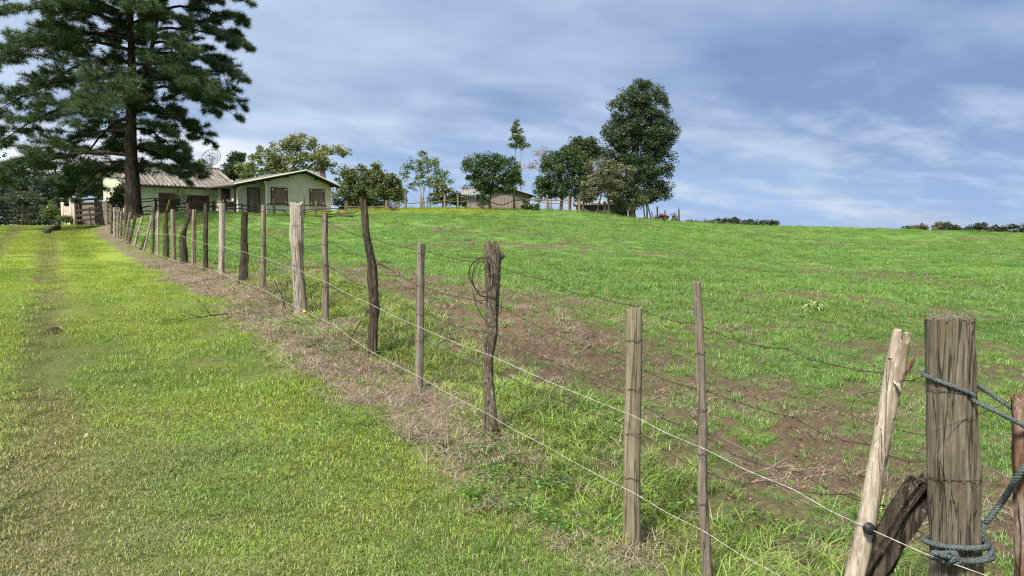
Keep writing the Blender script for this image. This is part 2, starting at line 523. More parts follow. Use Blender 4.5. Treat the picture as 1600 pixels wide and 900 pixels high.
def leaf_mat(name, c_dark, c_mid, c_light, trans=.35, accent=None, acc_at=.96):
    """leaf colours differ leaf by leaf (face attribute rnd)"""
    m, t = new_mat(name)
    r = t.add('ShaderNodeAttribute', attribute_name='rnd').outputs['Fac']
    c = t.mix(t.ramp(r, .0, .55), c_dark, c_mid)
    c = t.mix(t.ramp(r, .5, 1.0), c, c_light)
    if accent:
        c = t.mix(t.math('GREATER_THAN', r, acc_at), c, accent)
    d = t.add('ShaderNodeBsdfDiffuse', {'Color': c, 'Roughness': .5})
    tr = t.add('ShaderNodeBsdfTranslucent', {'Color': t.mix(1.0, c, (1.15, 1.25, .55), 'MULTIPLY')})
    g = t.add('ShaderNodeBsdfGlossy', {'Color': (.9, .95, .9, 1), 'Roughness': .45})
    s = t.add('ShaderNodeMixShader', {0: trans, 1: d.outputs[0], 2: tr.outputs[0]})
    s2 = t.add('ShaderNodeMixShader', {0: .035, 1: s.outputs[0], 2: g.outputs[0]})
    t.add('ShaderNodeOutputMaterial', {'Surface': s2.outputs[0]})
    return m


M['needles'] = leaf_mat('pine_needles', (.030, .058, .026), (.055, .102, .045), (.11, .160, .066), .34, (.13, .085, .04), .975)
M['leaf_dark'] = leaf_mat('dark_leaves', (.026, .045, .022), (.050, .080, .034), (.090, .118, .048), .3)
M['leaf_deep'] = leaf_mat('deep_green_leaves', (.025, .050, .018), (.050, .098, .030), (.110, .165, .055), .35)
M['leaf_olive'] = leaf_mat('olive_leaves', (.062, .080, .030), (.118, .150, .054), (.20, .225, .09), .38)
M['leaf_light'] = leaf_mat('light_leaves', (.10, .12, .045), (.19, .215, .085), (.31, .325, .145), .42, (.24, .19, .06), .96)
M['leaf_fresh'] = leaf_mat('fresh_leaves', (.055, .09, .028), (.115, .17, .05), (.21, .27, .10), .4)
M['leaf_grey'] = leaf_mat('greyish_leaves', (.07, .075, .042), (.15, .15, .085), (.27, .26, .16), .3)
M['leaf_rust'] = leaf_mat('rusty_leaves', (.16, .075, .035), (.28, .15, .08), (.40, .26, .15), .35)
M['leaf_wood'] = leaf_mat('forest_leaves', (.018, .034, .027), (.034, .056, .042), (.058, .082, .055), .2)
M['leaf_far'] = leaf_mat('far_leaves', (.024, .038, .024), (.048, .066, .036), (.10, .115, .07), .2)
M['leaf_pale'] = leaf_mat('pale_leaves', (.20, .25, .11), (.29, .34, .16), (.40, .44, .24), .4)
M['leaf_brown'] = leaf_mat('dead_leaves', (.07, .042, .024), (.14, .09, .05), (.22, .16, .10), .2)
M['leaf_red'] = leaf_mat('red_leaves', (.10, .022, .018), (.17, .04, .03), (.15, .09, .04), .3)


def grass_mat(name, straw=(.36, .28, .15), trans=.42, tip=1.55, lo=.42):
    m, t = new_mat(name)
    r = t.add('ShaderNodeAttribute', attribute_name='rnd').outputs['Fac']
    dr = t.add('ShaderNodeAttribute', attribute_name='dry').outputs['Fac']
    ti = t.add('ShaderNodeAttribute', attribute_name='tint', attribute_type='INSTANCER').outputs['Color']
    k = t.add('ShaderNodeMapRange', {0: r, 1: 0.0, 2: 1.0, 3: lo, 4: tip}).outputs[0]
    kk = t.add('ShaderNodeCombineXYZ', {0: t.math('MULTIPLY', k, t.add('ShaderNodeMapRange', {0: r, 1: 0.0, 2: 1.0, 3: .86, 4: 1.12}).outputs[0]), 1: k, 2: k}).outputs[0]
    c = t.mix(1.0, ti, kk, 'MULTIPLY')
    c = t.mix(dr, c, t.mix(r, tuple(x * .6 for x in straw), tuple(min(1, x * 1.25) for x in straw)))
    d = t.add('ShaderNodeBsdfDiffuse', {'Color': c})
    tr = t.add('ShaderNodeBsdfTranslucent', {'Color': t.mix(1.0, c, (1.1, 1.15, .6), 'MULTIPLY')})
    g = t.add('ShaderNodeBsdfGlossy', {'Color': (1, 1, .95, 1), 'Roughness': .4})
    s = t.add('ShaderNodeMixShader', {0: trans, 1: d.outputs[0], 2: tr.outputs[0]})
    s2 = t.add('ShaderNodeMixShader', {0: .03, 1: s.outputs[0], 2: g.outputs[0]})
    t.add('ShaderNodeOutputMaterial', {'Surface': s2.outputs[0]})
    return m


M['grass'] = grass_mat('grass_blades', (.38, .30, .17), .40, 1.75, .34)
M['straw'] = grass_mat('dry_straw', (.33, .26, .20), .15, 1.6)
M['clod'] = grass_mat('soil_clod', (.1, .06, .04), .0, 1.15, .8)
M['field_grass'] = grass_mat('field_grass_blades', (.36, .28, .15), .45, 1.25, .74)

# ------------------------------------------------------------------ the ground sheet
GREEN = np.array([.135, .245, .048]); GREEN2 = np.array([.098, .195, .038])
LAWN = np.array([.22, .285, .042]); LAWN2 = np.array([.165, .215, .034])
SOIL = np.array([.108, .073, .052]); DRY = np.array([.19, .15, .11]); TRK = np.array([.135, .110, .06])


def ground_colour(X, Y):
    soil, dry, lush, track, t, s, field = masks(X, Y)
    nz = fbm(X * .5, Y * .5, 41, 3)[..., None]
    nb = fbm(X * .12, Y * .12, 42, 3)[..., None]
    g = GREEN * nz + GREEN2 * (1 - nz)
    g = g * (.85 + .3 * nb)
    l = LAWN * (.3 + .7 * nz) + LAWN2 * (.7 - .7 * nz)
    l = l * (.8 + .4 * nb) * (1 - .22 * smooth(Y, 12, 32))[..., None]
    c = l * (1 - field[..., None]) + g * field[..., None]
    c = c * (1 - .55 * lush[..., None]) + np.array([.10, .12, .028]) * .55 * lush[..., None]
    k = (track * .85)[..., None]; c = c * (1 - k) + TRK * k
    k = (dry * .95)[..., None]; c = c * (1 - k) + DRY * (.65 + .5 * nz) * k
    k = (soil * .95)[..., None]; c = c * (1 - k) + SOIL * (.7 + .6 * nz) * k
    # mown yellow-green yard in front of the sheds
    yard = (smooth(Y, 60, 64) * smooth(X, -22, -16) * (1 - smooth(X, -3, 1)) * (1 - smooth(Y, 95, 120)))[..., None]
    c = c * (1 - yard * .8) + np.array([.20, .235, .03]) * yard * .8
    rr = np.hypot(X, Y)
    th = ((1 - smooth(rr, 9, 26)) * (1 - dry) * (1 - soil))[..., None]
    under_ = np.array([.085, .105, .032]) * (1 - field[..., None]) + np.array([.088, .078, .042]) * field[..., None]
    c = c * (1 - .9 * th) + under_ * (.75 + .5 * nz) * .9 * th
    red = np.exp(-(((X + 26.8) / 1.6) ** 2 + ((Y - 50.5) / 2.4) ** 2))[..., None]
    c = c * (1 - .8 * red) + np.array([.14, .075, .045]) * .8 * red
    far = smooth(np.hypot(X, Y), 95, 160)[..., None]
    return c * (1 - far) + np.array([.075, .11, .03]) * far


def build_ground():
    rad = [0.0, .01, .2, .4]
    r = 0.6
    while r < 3000:
        rad.append(r); r *= 1.0085 if r < 120 else 1.06
    rad = np.array(rad[1:])
    front = np.linspace(R(-52), R(52), 620)
    back = np.linspace(R(52), R(308), 120)[1:-1]
    ang = np.r_[front, back]
    A_, R_ = np.meshgrid(ang, rad)
    X = R_ * np.sin(A_); Y = R_ * np.cos(A_)
    Z = height(X, Y)
    soil, dry, lush, track, t, s, field = masks(X, Y)
    clod = np.abs(fbm(X * 8, Y * 8, 51, 4) - .5) * 2 - .2
    Z = Z + clod * .11 * soil * (1 - smooth(R_, 22, 45))
    nr, na = X.shape
    verts = np.stack([X, Y, Z], -1).reshape(-1, 3)
    i = np.arange(nr - 1)[:, None] * na; j = np.arange(na)[None, :]; j2 = (j + 1) % na
    f = np.stack([i + j, i + j2, i + na + j2, i + na + j], -1)[..., ::-1].reshape(-1)
    m, tt = new_mat('ground_soil_and_turf')
    col = tt.add('ShaderNodeAttribute', attribute_name='gcol').outputs['Color']
    pos = tt.add('ShaderNodeNewGeometry').outputs['Position']
    n1 = tt.noise(pos, 24.0, 6.0, .7); n2 = tt.noise(pos, 3.0, 5.0, .6)
    k = tt.add('ShaderNodeMapRange', {0: n1, 1: .3, 2: .7, 3: .60, 4: 1.35}).outputs[0]
    n3 = tt.noise(pos, 85.0, 4.0, .7)
    k = tt.math('MULTIPLY', k, tt.add('ShaderNodeMapRange', {0: n3, 1: .3, 2: .7, 3: .70, 4: 1.28}).outputs[0])
    c = tt.mix(1.0, col, tt.add('ShaderNodeCombineXYZ', {0: k, 1: k, 2: k}).outputs[0], 'MULTIPLY')
    finish(tt, c, .95, tt.math('ADD', n1, tt.math('MULTIPLY', n2, .5)), .8, .03, .1)
    o = raw_mesh('ground', verts, f, 4, m, smooth_=True)
    a = o.data.attributes.new('gcol', 'FLOAT_COLOR', 'POINT')
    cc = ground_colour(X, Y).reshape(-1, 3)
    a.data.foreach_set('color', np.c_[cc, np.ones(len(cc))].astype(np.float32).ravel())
    tag(o, kind='structure')
    return o


ground = build_ground()
ground['label'] = 'grass road, dry verge and sown field rising to the farm'

# ------------------------------------------------------------------ grass, straw and weeds (stuff: nobody could count it)
def blades(nb, rad, h0, h1, wid, lean, dry, seed, seg=3, flat=0.0, square=True):
    """a small patch of separate bent blades"""
    rg = np.random.default_rng(seed)
    V = []; Fc = []; rn = []; dr = []
    for k in range(nb):
        if square:
            bx, by = rg.uniform(-rad, rad, 2)
        else:
            q = rad * math.sqrt(rg.random()); an = rg.uniform(0, 6.283); bx, by = q * math.cos(an), q * math.sin(an)
        h = rg.uniform(h0, h1); a = rg.uniform(0, 6.283); ln = h * rg.uniform(.25, 1.0) * lean
        dxy = np.array([math.cos(a), math.sin(a)])
        fa = rg.uniform(0, 6.283) if flat > .5 else a + rg.uniform(-.6, .6)
        sd = np.array([-math.sin(fa), math.cos(fa)]) * wid * rg.uniform(.6, 1.3)
        b = len(V); rv = rg.random(); isd = 1.0 if rg.random() < dry else 0.0
        for i in range(seg):
            q = i / seg
            cx = bx + dxy[0] * ln * q * q; cy = by + dxy[1] * ln * q * q
            cz = h * (q - .35 * q * q * min(lean, 1.2)) * (1 - flat) + flat * rg.uniform(.003, .03) - (.01 if i == 0 else 0)
            wq = 1 - .75 * q * q
            V.append((cx - sd[0] * wq, cy - sd[1] * wq, cz)); V.append((cx + sd[0] * wq, cy + sd[1] * wq, cz))
        V.append((bx + dxy[0] * ln, by + dxy[1] * ln, h * (1 - .35 * min(lean, 1.2)) * (1 - flat) + flat * .012))
        for i in range(seg - 1):
            p = b + 2 * i
            Fc += [(p, p + 1, p + 3), (p, p + 3, p + 2)]
            rn += [rv] * 2; dr += [isd] * 2
        p = b + 2 * (seg - 1)
        Fc.append((p, p + 1, p + 2)); rn.append(rv); dr.append(isd)
    return V, Fc, rn, dr


def leaves_patch(nl, rad, h0, h1, size, seed):
    rg = np.random.default_rng(seed)
    V = []; Fc = []; rn = []; dr = []
    for k in range(nl):
        q = rad * math.sqrt(rg.random()); an = rg.uniform(0, 6.283)
        x, y, z = q * math.cos(an), q * math.sin(an), rg.uniform(h0, h1)
        a = rg.uniform(0, 6.283); tl = rg.uniform(-.5, .5); s_ = size * rg.uniform(.6, 1.3)
        ux = np.array([math.cos(a), math.sin(a), tl]) * s_; uy = np.array([-math.sin(a), math.cos(a), rg.uniform(-.4, .4)]) * s_ * .7
        c = np.array([x, y, z]); b = len(V)
        V += [tuple(c - ux), tuple(c - uy * .9 + ux * .1), tuple(c + ux), tuple(c + uy * .9 + ux * .1)]
        Fc += [(b, b + 1, b + 2), (b, b + 2, b + 3)]
        rv = rg.random(); rn += [rv] * 2; dr += [0.0] * 2
    return V, Fc, rn, dr


def tuft_collection(name, makers, mat):
    c = bpy.data.collections.new(name)       # not in the scene: only the scattered copies render
    for k, (V, Fc, rn, dr) in enumerate(makers):
        o = raw_mesh(name + '_tuft', V, np.array(Fc, np.int32).ravel(), 3, mat, {'rnd': rn, 'dry': dr}, link=False)
        c.objects.link(o)
    return c


def scatter(name, coll, ncoll, X, Y, scale, tint, rng, mat, tilt=.12, zoff=0.0, zs=None):
    k = len(X)
    Z = height(X, Y) + zoff
    me = bpy.data.meshes.new(name)
    me.vertices.add(k)
    me.vertices.foreach_set('co', np.stack([X, Y, Z], -1).astype(np.float32).ravel())
    def at(nm, typ, key, val):
        a = me.attributes.new(nm, typ, 'POINT'); a.data.foreach_set(key, np.ascontiguousarray(val).ravel())
    rotv = np.stack([rng.normal(0, tilt, k), rng.normal(0, tilt, k), rng.uniform(0, 6.283, k)], -1).astype(np.float32)
    at('rot', 'FLOAT_VECTOR', 'vector', rotv)
    zz = scale * (rng.uniform(.75, 1.25, k) if zs is None else zs)
    at('scl', 'FLOAT_VECTOR', 'vector', np.stack([scale, scale, zz], -1).astype(np.float32))
    at('idx', 'INT', 'value', rng.integers(0, ncoll, k).astype(np.int32))
    at('tint', 'FLOAT_COLOR', 'color', np.c_[np.clip(tint, 0, 1), np.ones(k)].astype(np.float32))
    me.materials.append(mat)
    o = bpy.data.objects.new(name, me); COL.objects.link(o)
    ng = bpy.data.node_groups.new(name + '_scatter', 'GeometryNodeTree')
    ng.interface.new_socket('Geometry', in_out='INPUT', socket_type='NodeSocketGeometry')
    ng.interface.new_socket('Geometry', in_out='OUTPUT', socket_type='NodeSocketGeometry')
    N = ng.nodes; L = ng.links
    gi = N.new('NodeGroupInput'); go = N.new('NodeGroupOutput')
    ci = N.new('GeometryNodeCollectionInfo'); ci.inputs['Collection'].default_value = coll
    ci.inputs['Separate Children'].default_value = True; ci.inputs['Reset Children'].default_value = True
    ip = N.new('GeometryNodeInstanceOnPoints'); ip.inputs['Pick Instance'].default_value = True
    def na(nm, typ):
        q = N.new('GeometryNodeInputNamedAttribute'); q.data_type = typ; q.inputs['Name'].default_value = nm
        return q.outputs['Attribute']
    er = N.new('FunctionNodeEulerToRotation')
    L.new(na('rot', 'FLOAT_VECTOR'), er.inputs[0]); L.new(er.outputs[0], ip.inputs['Rotation'])
    L.new(na('scl', 'FLOAT_VECTOR'), ip.inputs['Scale']); L.new(na('idx', 'INT'), ip.inputs['Instance Index'])
    L.new(gi.outputs[0], ip.inputs['Points']); L.new(ci.outputs[0], ip.inputs['Instance']); L.new(ip.outputs[0], go.inputs[0])
    md = o.modifiers.new('scatter', 'NODES'); md.node_group = ng
    return o


def zone(y0, y1, dens, rng, margin=1.5, tmin=None, tmax=None):
    """random ground points over the part of the ground between depths y0 and y1 that lies in view, plus a margin"""
    k = F / 800.0
    area = (y1 * y1 - y0 * y0) / k + 2 * margin * (y1 - y0)
    nn = int(area * dens)
    Y = np.sqrt(rng.uniform(y0 * y0, y1 * y1, nn))
    X = rng.uniform(-1, 1, nn) * (Y / k + margin)
    if tmin is not None or tmax is not None:
        t = tcoord(X, Y); ok = np.ones(nn, bool)
        if tmin is not None: ok &= t > tmin
        if tmax is not None: ok &= t < tmax
        X, Y = X[ok], Y[ok]
    return X, Y


rng = np.random.default_rng(5)
NL = 5
lawn_c = tuft_collection('lawn', [blades(90, .10, .012, .040, .0018, 1.9, .14, 100 + i, 2) for i in range(NL)], M['grass'])
turf_c = tuft_collection('turf', [blades(170, .16, .012, .036, .0017, 1.8, .07, 150 + i, 2) for i in range(NL)], M['field_grass'])
crop_c = tuft_collection('crop', [blades(30, .095, .05, .15, .0030, 1.3, .03, 200 + i, 3, square=False) for i in range(NL)], M['field_grass'])
mead_c = tuft_collection('meadow', [blades(150, .28, .045, .12, .0042, 1.3, .02, 300 + i, 2, square=False) for i in range(NL)], M['field_grass'])
tall_c = tuft_collection('tall', [blades(42, .10, .07, .20, .0030, 1.4, .11, 400 + i, 4, square=False) for i in range(NL)], M['grass'])
straw_c = tuft_collection('straw', [blades(80, .17, .05, .20, .0022, 1.6, 1.0 if i % 3 else .85, 500 + i, 3, flat=.72) for i in range(NL)], M['straw'])
weed_c = tuft_collection('weed', [leaves_patch(42, .12, .012, .075, .014, 600 + i) for i in range(NL)], M['grass'])


def near_fade(Y, a, b):
    return smooth(Y, a, b)


def keep(X, Y, p, rng):
    q = rng.random(len(X)) < p
    return X[q], Y[q]


def tone(X, Y, base, var, rng, seed):
    nz = fbm(X * .9, Y * .9, seed, 3); nl = fbm(X * .22, Y * .22, seed + 3, 3)
    k = (.72 + .30 * nz + .28 * nl) * rng.uniform(1 - var, 1 + var, len(X))
    warm = rng.normal(0, .06, len(X)) + (nz - .5) * .35
    st = fbm(X * .30 + 3, Y * 1.0, seed + 5, 3)
    k = k * (.80 + .42 * st)
    c = np.array(base)[None, :] * k[:, None]
    c[:, 0] *= 1 + warm; c[:, 2] *= 1 - warm * .5
    return c


# short mown turf of the road
for (nm, coll, mt_, zones, lab) in [('lawn_grass', lawn_c, 'grass', [(2.4, 5.2, 230, .95), (5.2, 7.5, 170, 1.1)], 'short mown grass with mixed green and straw blades in the near turf'),
                                    ('track_grass', turf_c, 'field_grass', [(7.0, 12, 26, 1.5), (12, 24, 9, 2.4), (24, 54, 1.9, 4.6)], 'short yellow green grass running up the farm track to the gate')]:
    parts = []
    for (y0, y1, dn, sc) in zones:
        X, Y = zone(y0, y1, dn, rng, 2.2, None, .5)
        soil, dry, lush, track, t, s, field = masks(X, Y)
        q = rng.random(len(X)) < (1 - dry * .96) * (1 - (.30 if sc < 1.2 else .72) * track) * (t > -15)
        X, Y, track = X[q], Y[q], track[q]
        c = tone(X, Y, (.20, .305, .056), .22 if sc < 1.2 else .10, rng, 71)
        far_ = smooth(Y, 5, 9)[:, None]
        c = c * (1 - far_) + c * np.array([1.25, 1.14, .95]) * far_
        c = c * (1 - .26 * smooth(Y, 12, 32))[:, None]
        k = (.85 * track)[:, None]
        c = c * (1 - k) + (np.array([.25, .24, .12]) * (1 - far_) + np.array([.15, .135, .06]) * far_) * k
        parts.append((X, Y, np.full(len(X), sc) * rng.uniform(.8, 1.25, len(X)), c, (.95 - .3 * track) * (1 if sc < 2 else (.6 if sc < 4 else .4))))
    cat = lambda i: np.concatenate([p[i] for p in parts])
    o = scatter(nm, coll, NL, cat(0), cat(1), cat(2), cat(3), rng, M[mt_], .03, .004, zs=cat(4))
    tag(o, lab, 'grass', kind='stuff')

# sown crop of the field
parts = []
for (y0, y1, dn, sc) in [(2.4, 8, 210, .80), (8, 14, 125, .95), (14, 27, 46, 1.4)]:
    X, Y = zone(y0, y1, dn, rng, 2.2, .5, None)
    soil, dry, lush, track, t, s, field = masks(X, Y)
    gap = smooth(fbm(X * 1.3, Y * 1.3, 81, 3), .30, .52)
    p = (1 - .55 * soil) * (.35 + .65 * gap) * (1 - .75 * lush) * (1 - .35 * (1 - smooth(t, .8, 5)) * (Y < 14))
    q = rng.random(len(X)) < p
    X, Y, soil = X[q], Y[q], soil[q]
    c = tone(X, Y, (.165, .290, .068), .20, rng, 82)
    parts.append((X, Y, np.full(len(X), sc) * rng.uniform(.65, 1.2, len(X)) * (1 - .38 * soil), c, rng.uniform(.55, 1.15, len(X))))
X, Y, s_, c_, z_ = cat(0), cat(1), cat(2), cat(3), cat(4)
o = scatter('crop_grass', crop_c, NL, X, Y, s_, c_, rng, M['grass'], zs=z_)
tag(o, 'bright green young oats sprouting in tufts from the red soil', 'crop', kind='stuff')
parts = []
for (y0, y1, dn, sc, zk) in [(20, 40, 8.5, 1.0, 1.0), (40, 66, 3.4, 1.5, .85), (66, 100, 1.2, 2.4, .6)]:
    X, Y = zone(y0, y1, dn, rng, 2.2, .6, None)
    soil, dry, lush, track, t, s, field = masks(X, Y)
    q = rng.random(len(X)) < (1 - .93 * soil)
    X, Y = X[q], Y[q]
    c = tone(X, Y, (.160, .278, .068), .12, rng, 83)
    yard = (smooth(Y, 60, 64) * smooth(X, -22, -16) * (1 - smooth(X, -3, 1)))[:, None]
    c = c * (1 - .8 * yard) + np.array([.24, .28, .03]) * .8 * yard
    parts.append((X, Y, np.full(len(X), sc) * rng.uniform(.7, 1.3, len(X)), c, zk * rng.uniform(.5, 1.2, len(X))))
o = scatter('meadow_grass', mead_c, NL, cat(0), cat(1), cat(2), cat(3), rng, M['grass'], zs=cat(4))
tag(o, 'green grass covering the upper field below the farm', 'grass', kind='stuff')

# tall mixed grass along the wires
parts = []
X, Y = zone(2.3, 17, 95, rng, 2.2, -.9, 2.4)
soil, dry, lush, track, t, s, field = masks(X, Y)
q = rng.random(len(X)) < np.clip(lush * (1 - soil * .8) * (.35 + 1.0 * smooth(fbm(X * 1.6, Y * 1.6, 91, 3), .38, .6)), 0, 1)
X, Y, t = X[q], Y[q], t[q]
c = tone(X, Y, (.182, .272, .055), .3, rng, 92)
sz = rng.uniform(.55, 1.1, len(X)) * np.where(t < -.1, .6, 1.0)
o = scatter('tall_grass', tall_c, NL, X, Y, sz, c, rng, M['grass'], .2)
tag(o, 'long mixed grass with straw stems under the fence wires', 'grass', kind='stuff')
# single darker tufts in the turf
XY = []
for (u, v, nn, sp) in [(565, 664, 26, .14), (415, 560, 12, .2), (235, 545, 12, .25), (815, 880, 22, .3), (690, 740, 12, .3), (520, 640, 10, .2)]:
    x0, y0 = ground_hit(u, v)
    XY += [(x0 + rng.normal(0, sp), y0 + rng.normal(0, sp)) for _ in range(nn)]
XY += [tuple(P(u_, 328, 68.6 + (u_ - 560) * .024 + rng.normal(0, .5)))[:2] for u_ in rng.uniform(540, 1060, 420)]
XY = np.array(XY)
c = tone(XY[:, 0], XY[:, 1], (.12, .225, .03), .15, rng, 95)
o = scatter('grass_tufts', tall_c, NL, XY[:, 0], XY[:, 1], rng.uniform(.3, .6, len(XY)) * np.where(XY[:, 1] > 40, rng.uniform(1.5, 5.0, len(XY)), 1.0), c, rng, M['grass'], .2)
tag(o, 'thicker grass tufts left standing beside the dry verge and along the top fence', 'grass', kind='stuff')

# dry straw on the verge and blown over the soil
X, Y = zone(2.3, 22, 75, rng, 2.2, -1.4, .8)
soil, dry, lush, track, t, s, field = masks(X, Y)
q = rng.random(len(X)) < dry * np.clip(1.25 - Y / 30, .3, 1)
X1, Y1 = X[q], Y[q]
X, Y = zone(2.3, 16, 16, rng, 2.2, .3, 6)
soil, dry, lush, track, t, s, field = masks(X, Y)
q = rng.random(len(X)) < .40 * soil + .45 * lush
X2, Y2 = X[q], Y[q]
X = np.r_[X1, X2]; Y = np.r_[Y1, Y2]
c = tone(X, Y, (.13, .16, .04), .3, rng, 97)
o = scatter('dry_straw', straw_c, NL, X, Y, rng.uniform(.6, 1.25, len(X)), c, rng, M['straw'], .15)
tag(o, 'dead brown grass and straw matted along the fence line', 'straw', kind='stuff')

# loose clods of red soil
def clod_mesh(seed):
    rg = np.random.default_rng(seed); V = []; Fc = []
    nu, nv = 7, 4
    for i in range(nv):
        ph = math.pi * (i / (nv - 1) - .5) * .98
        for j in range(nu):
            th = 6.283 * j / nu; k = 1 + rg.uniform(-.28, .28)
            V.append((math.cos(th) * math.cos(ph) * k, math.sin(th) * math.cos(ph) * k, math.sin(ph) * .7 * k))
    for i in range(nv - 1):
        for j in range(nu):
            p, q, r, s = i * nu + j, i * nu + (j + 1) % nu, (i + 1) * nu + (j + 1) % nu, (i + 1) * nu + j
            Fc += [(p, q, r), (p, r, s)]
    return V, Fc, [.5] * len(Fc), [0.0] * len(Fc)


clod_c = tuft_collection('clod', [clod_mesh(700 + i) for i in range(NL)], M['clod'])
X, Y = zone(2.6, 17, 110, rng, 2.2, .5, 7)
soil, dry, lush, track, t, s, field = masks(X, Y)
q = rng.random(len(X)) < soil * smooth(fbm(X * 3, Y * 3, 87, 3), .35, .6)
X, Y = X[q], Y[q]
c = tone(X, Y, tuple(SOIL * 1.05), .35, rng, 88)
o = scatter('soil_clods', clod_c, NL, X, Y, .006 + .022 * rng.random(len(X)) ** 2.2, c, rng, M['clod'], .5)
tag(o, 'loose crumbs and clods of red soil between the young oats', 'soil', kind='stuff')

# low broad-leaved weeds
X, Y = zone(2.3, 14, 70, rng, 2.2, -1.1, 2.2)
soil, dry, lush, track, t, s, field = masks(X, Y)
wn = smooth(fbm(X * 1.4 + 9, Y * 1.4, 99, 3), .46, .62)
q = rng.random(len(X)) < np.clip(wn * (.40 * (dry > .3) * .8 + lush * .7) * (1 - soil), 0, 1) * np.where(t < .3, 1, .45) * (1 - smooth(Y, 8, 14))
X, Y = X[q], Y[q]
c = tone(X, Y, (.115, .225, .04), .25, rng, 98)
o = scatter('clover_weeds', weed_c, NL, X, Y, rng.uniform(.7, 1.5, len(X)), c, rng, M['grass'], .1)
tag(o, 'low broad leaved weeds creeping at the edge of the verge', 'weeds', kind='stuff')

# ------------------------------------------------------------------ fence posts
def grow_post(name, base, top, r0, r1, mat, seed, crook=0.0, lump=0.10, groove=.10, sides=14, jag=.03, waist=None, ext=.35, spine=None, ring=.05, chop=0.0, mould=None):
    """an uneven trunk from base to top; the grain grooves run the whole length"""
    rg = np.random.default_rng(seed)
    base = Vector(base); top = Vector(top)
    ax = top - base; Ln = ax.length; d = ax.normalized()
    L2 = Ln + ext
    nr = max(8, int(L2 / ring))
    ref = Vector((0, 1, 0)); a = (ref - d * ref.dot(d)).normalized(); b = d.cross(a)
    mb = MB(); vs = []
    th = np.linspace(0, 2 * math.pi, sides, endpoint=False)
    gro = 1 + groove * (rg.normal(0, 1, sides)) * .6 + groove * np.sin(th * 2 + rg.uniform(0, 6)) * .6
    ph = rg.uniform(0, 50)
    jg = rg.uniform(-1, .25, sides) * jag + chop * np.cos(th + rg.uniform(0, 6))
    for i in range(nr + 1):
        q = i / nr; sl = q * L2 - ext; qq = max(0, sl / Ln)
        r = r0 + (r1 - r0) * qq
        if waist: r *= 1 + np.interp(qq, [w_[0] for w_ in waist], [w_[1] for w_ in waist])
        r *= 1 + .25 * math.exp(-max(sl, 0) / .12) * .5
        cx = crook * (vnoise(np.array([sl * 2.1 + ph]), np.array([1.5]), seed)[0] - .5) * 2 * min(1, qq * 3) * (1 - qq ** 6)
        cy = crook * (vnoise(np.array([sl * 2.1 + ph]), np.array([7.5]), seed + 5)[0] - .5) * 2 * min(1, qq * 3)
        if spine: cx += np.interp(qq, [w_[0] for w_ in spine], [w_[1] for w_ in spine])
        nz = vnoise(th * 0.9 * 3 + ph, np.full(sides, sl * 6.0), seed + 9) - .5
        nz2 = vnoise(th * 3.5 + ph, np.full(sides, sl * 16.0), seed + 12) - .5
        rr = r * gro * (1 + lump * 2 * nz + lump * .8 * nz2)
        ext_top = jg if i == nr else np.zeros(sides)
        for j in range(sides):
            p = base + d * (sl + ext_top[j]) - b * cx + a * cy + a * (math.sin(th[j]) * rr[j]) + b * (-math.cos(th[j]) * rr[j])
            vs.append(p)
    fs = [(i * sides + j, i * sides + (j + 1) % sides, (i + 1) * sides + (j + 1) % sides, (i + 1) * sides + j) for i in range(nr) for j in range(sides)]
    k = len(vs); vs.append(base + d * (Ln - jag * .5) + a * .0)
    fs += [(nr * sides + j, nr * sides + (j + 1) % sides, k) for j in range(sides)]
    mb.add(vs, [tuple(reversed(f)) for f in fs])
    o = mb.build(name, mat, None, True, loc=base)
    try:
        o.data.set_sharp_from_angle(angle=R(50))
    except Exception:
        pass
    return o


POSTG = 'posts of the wire fence along the grass road'
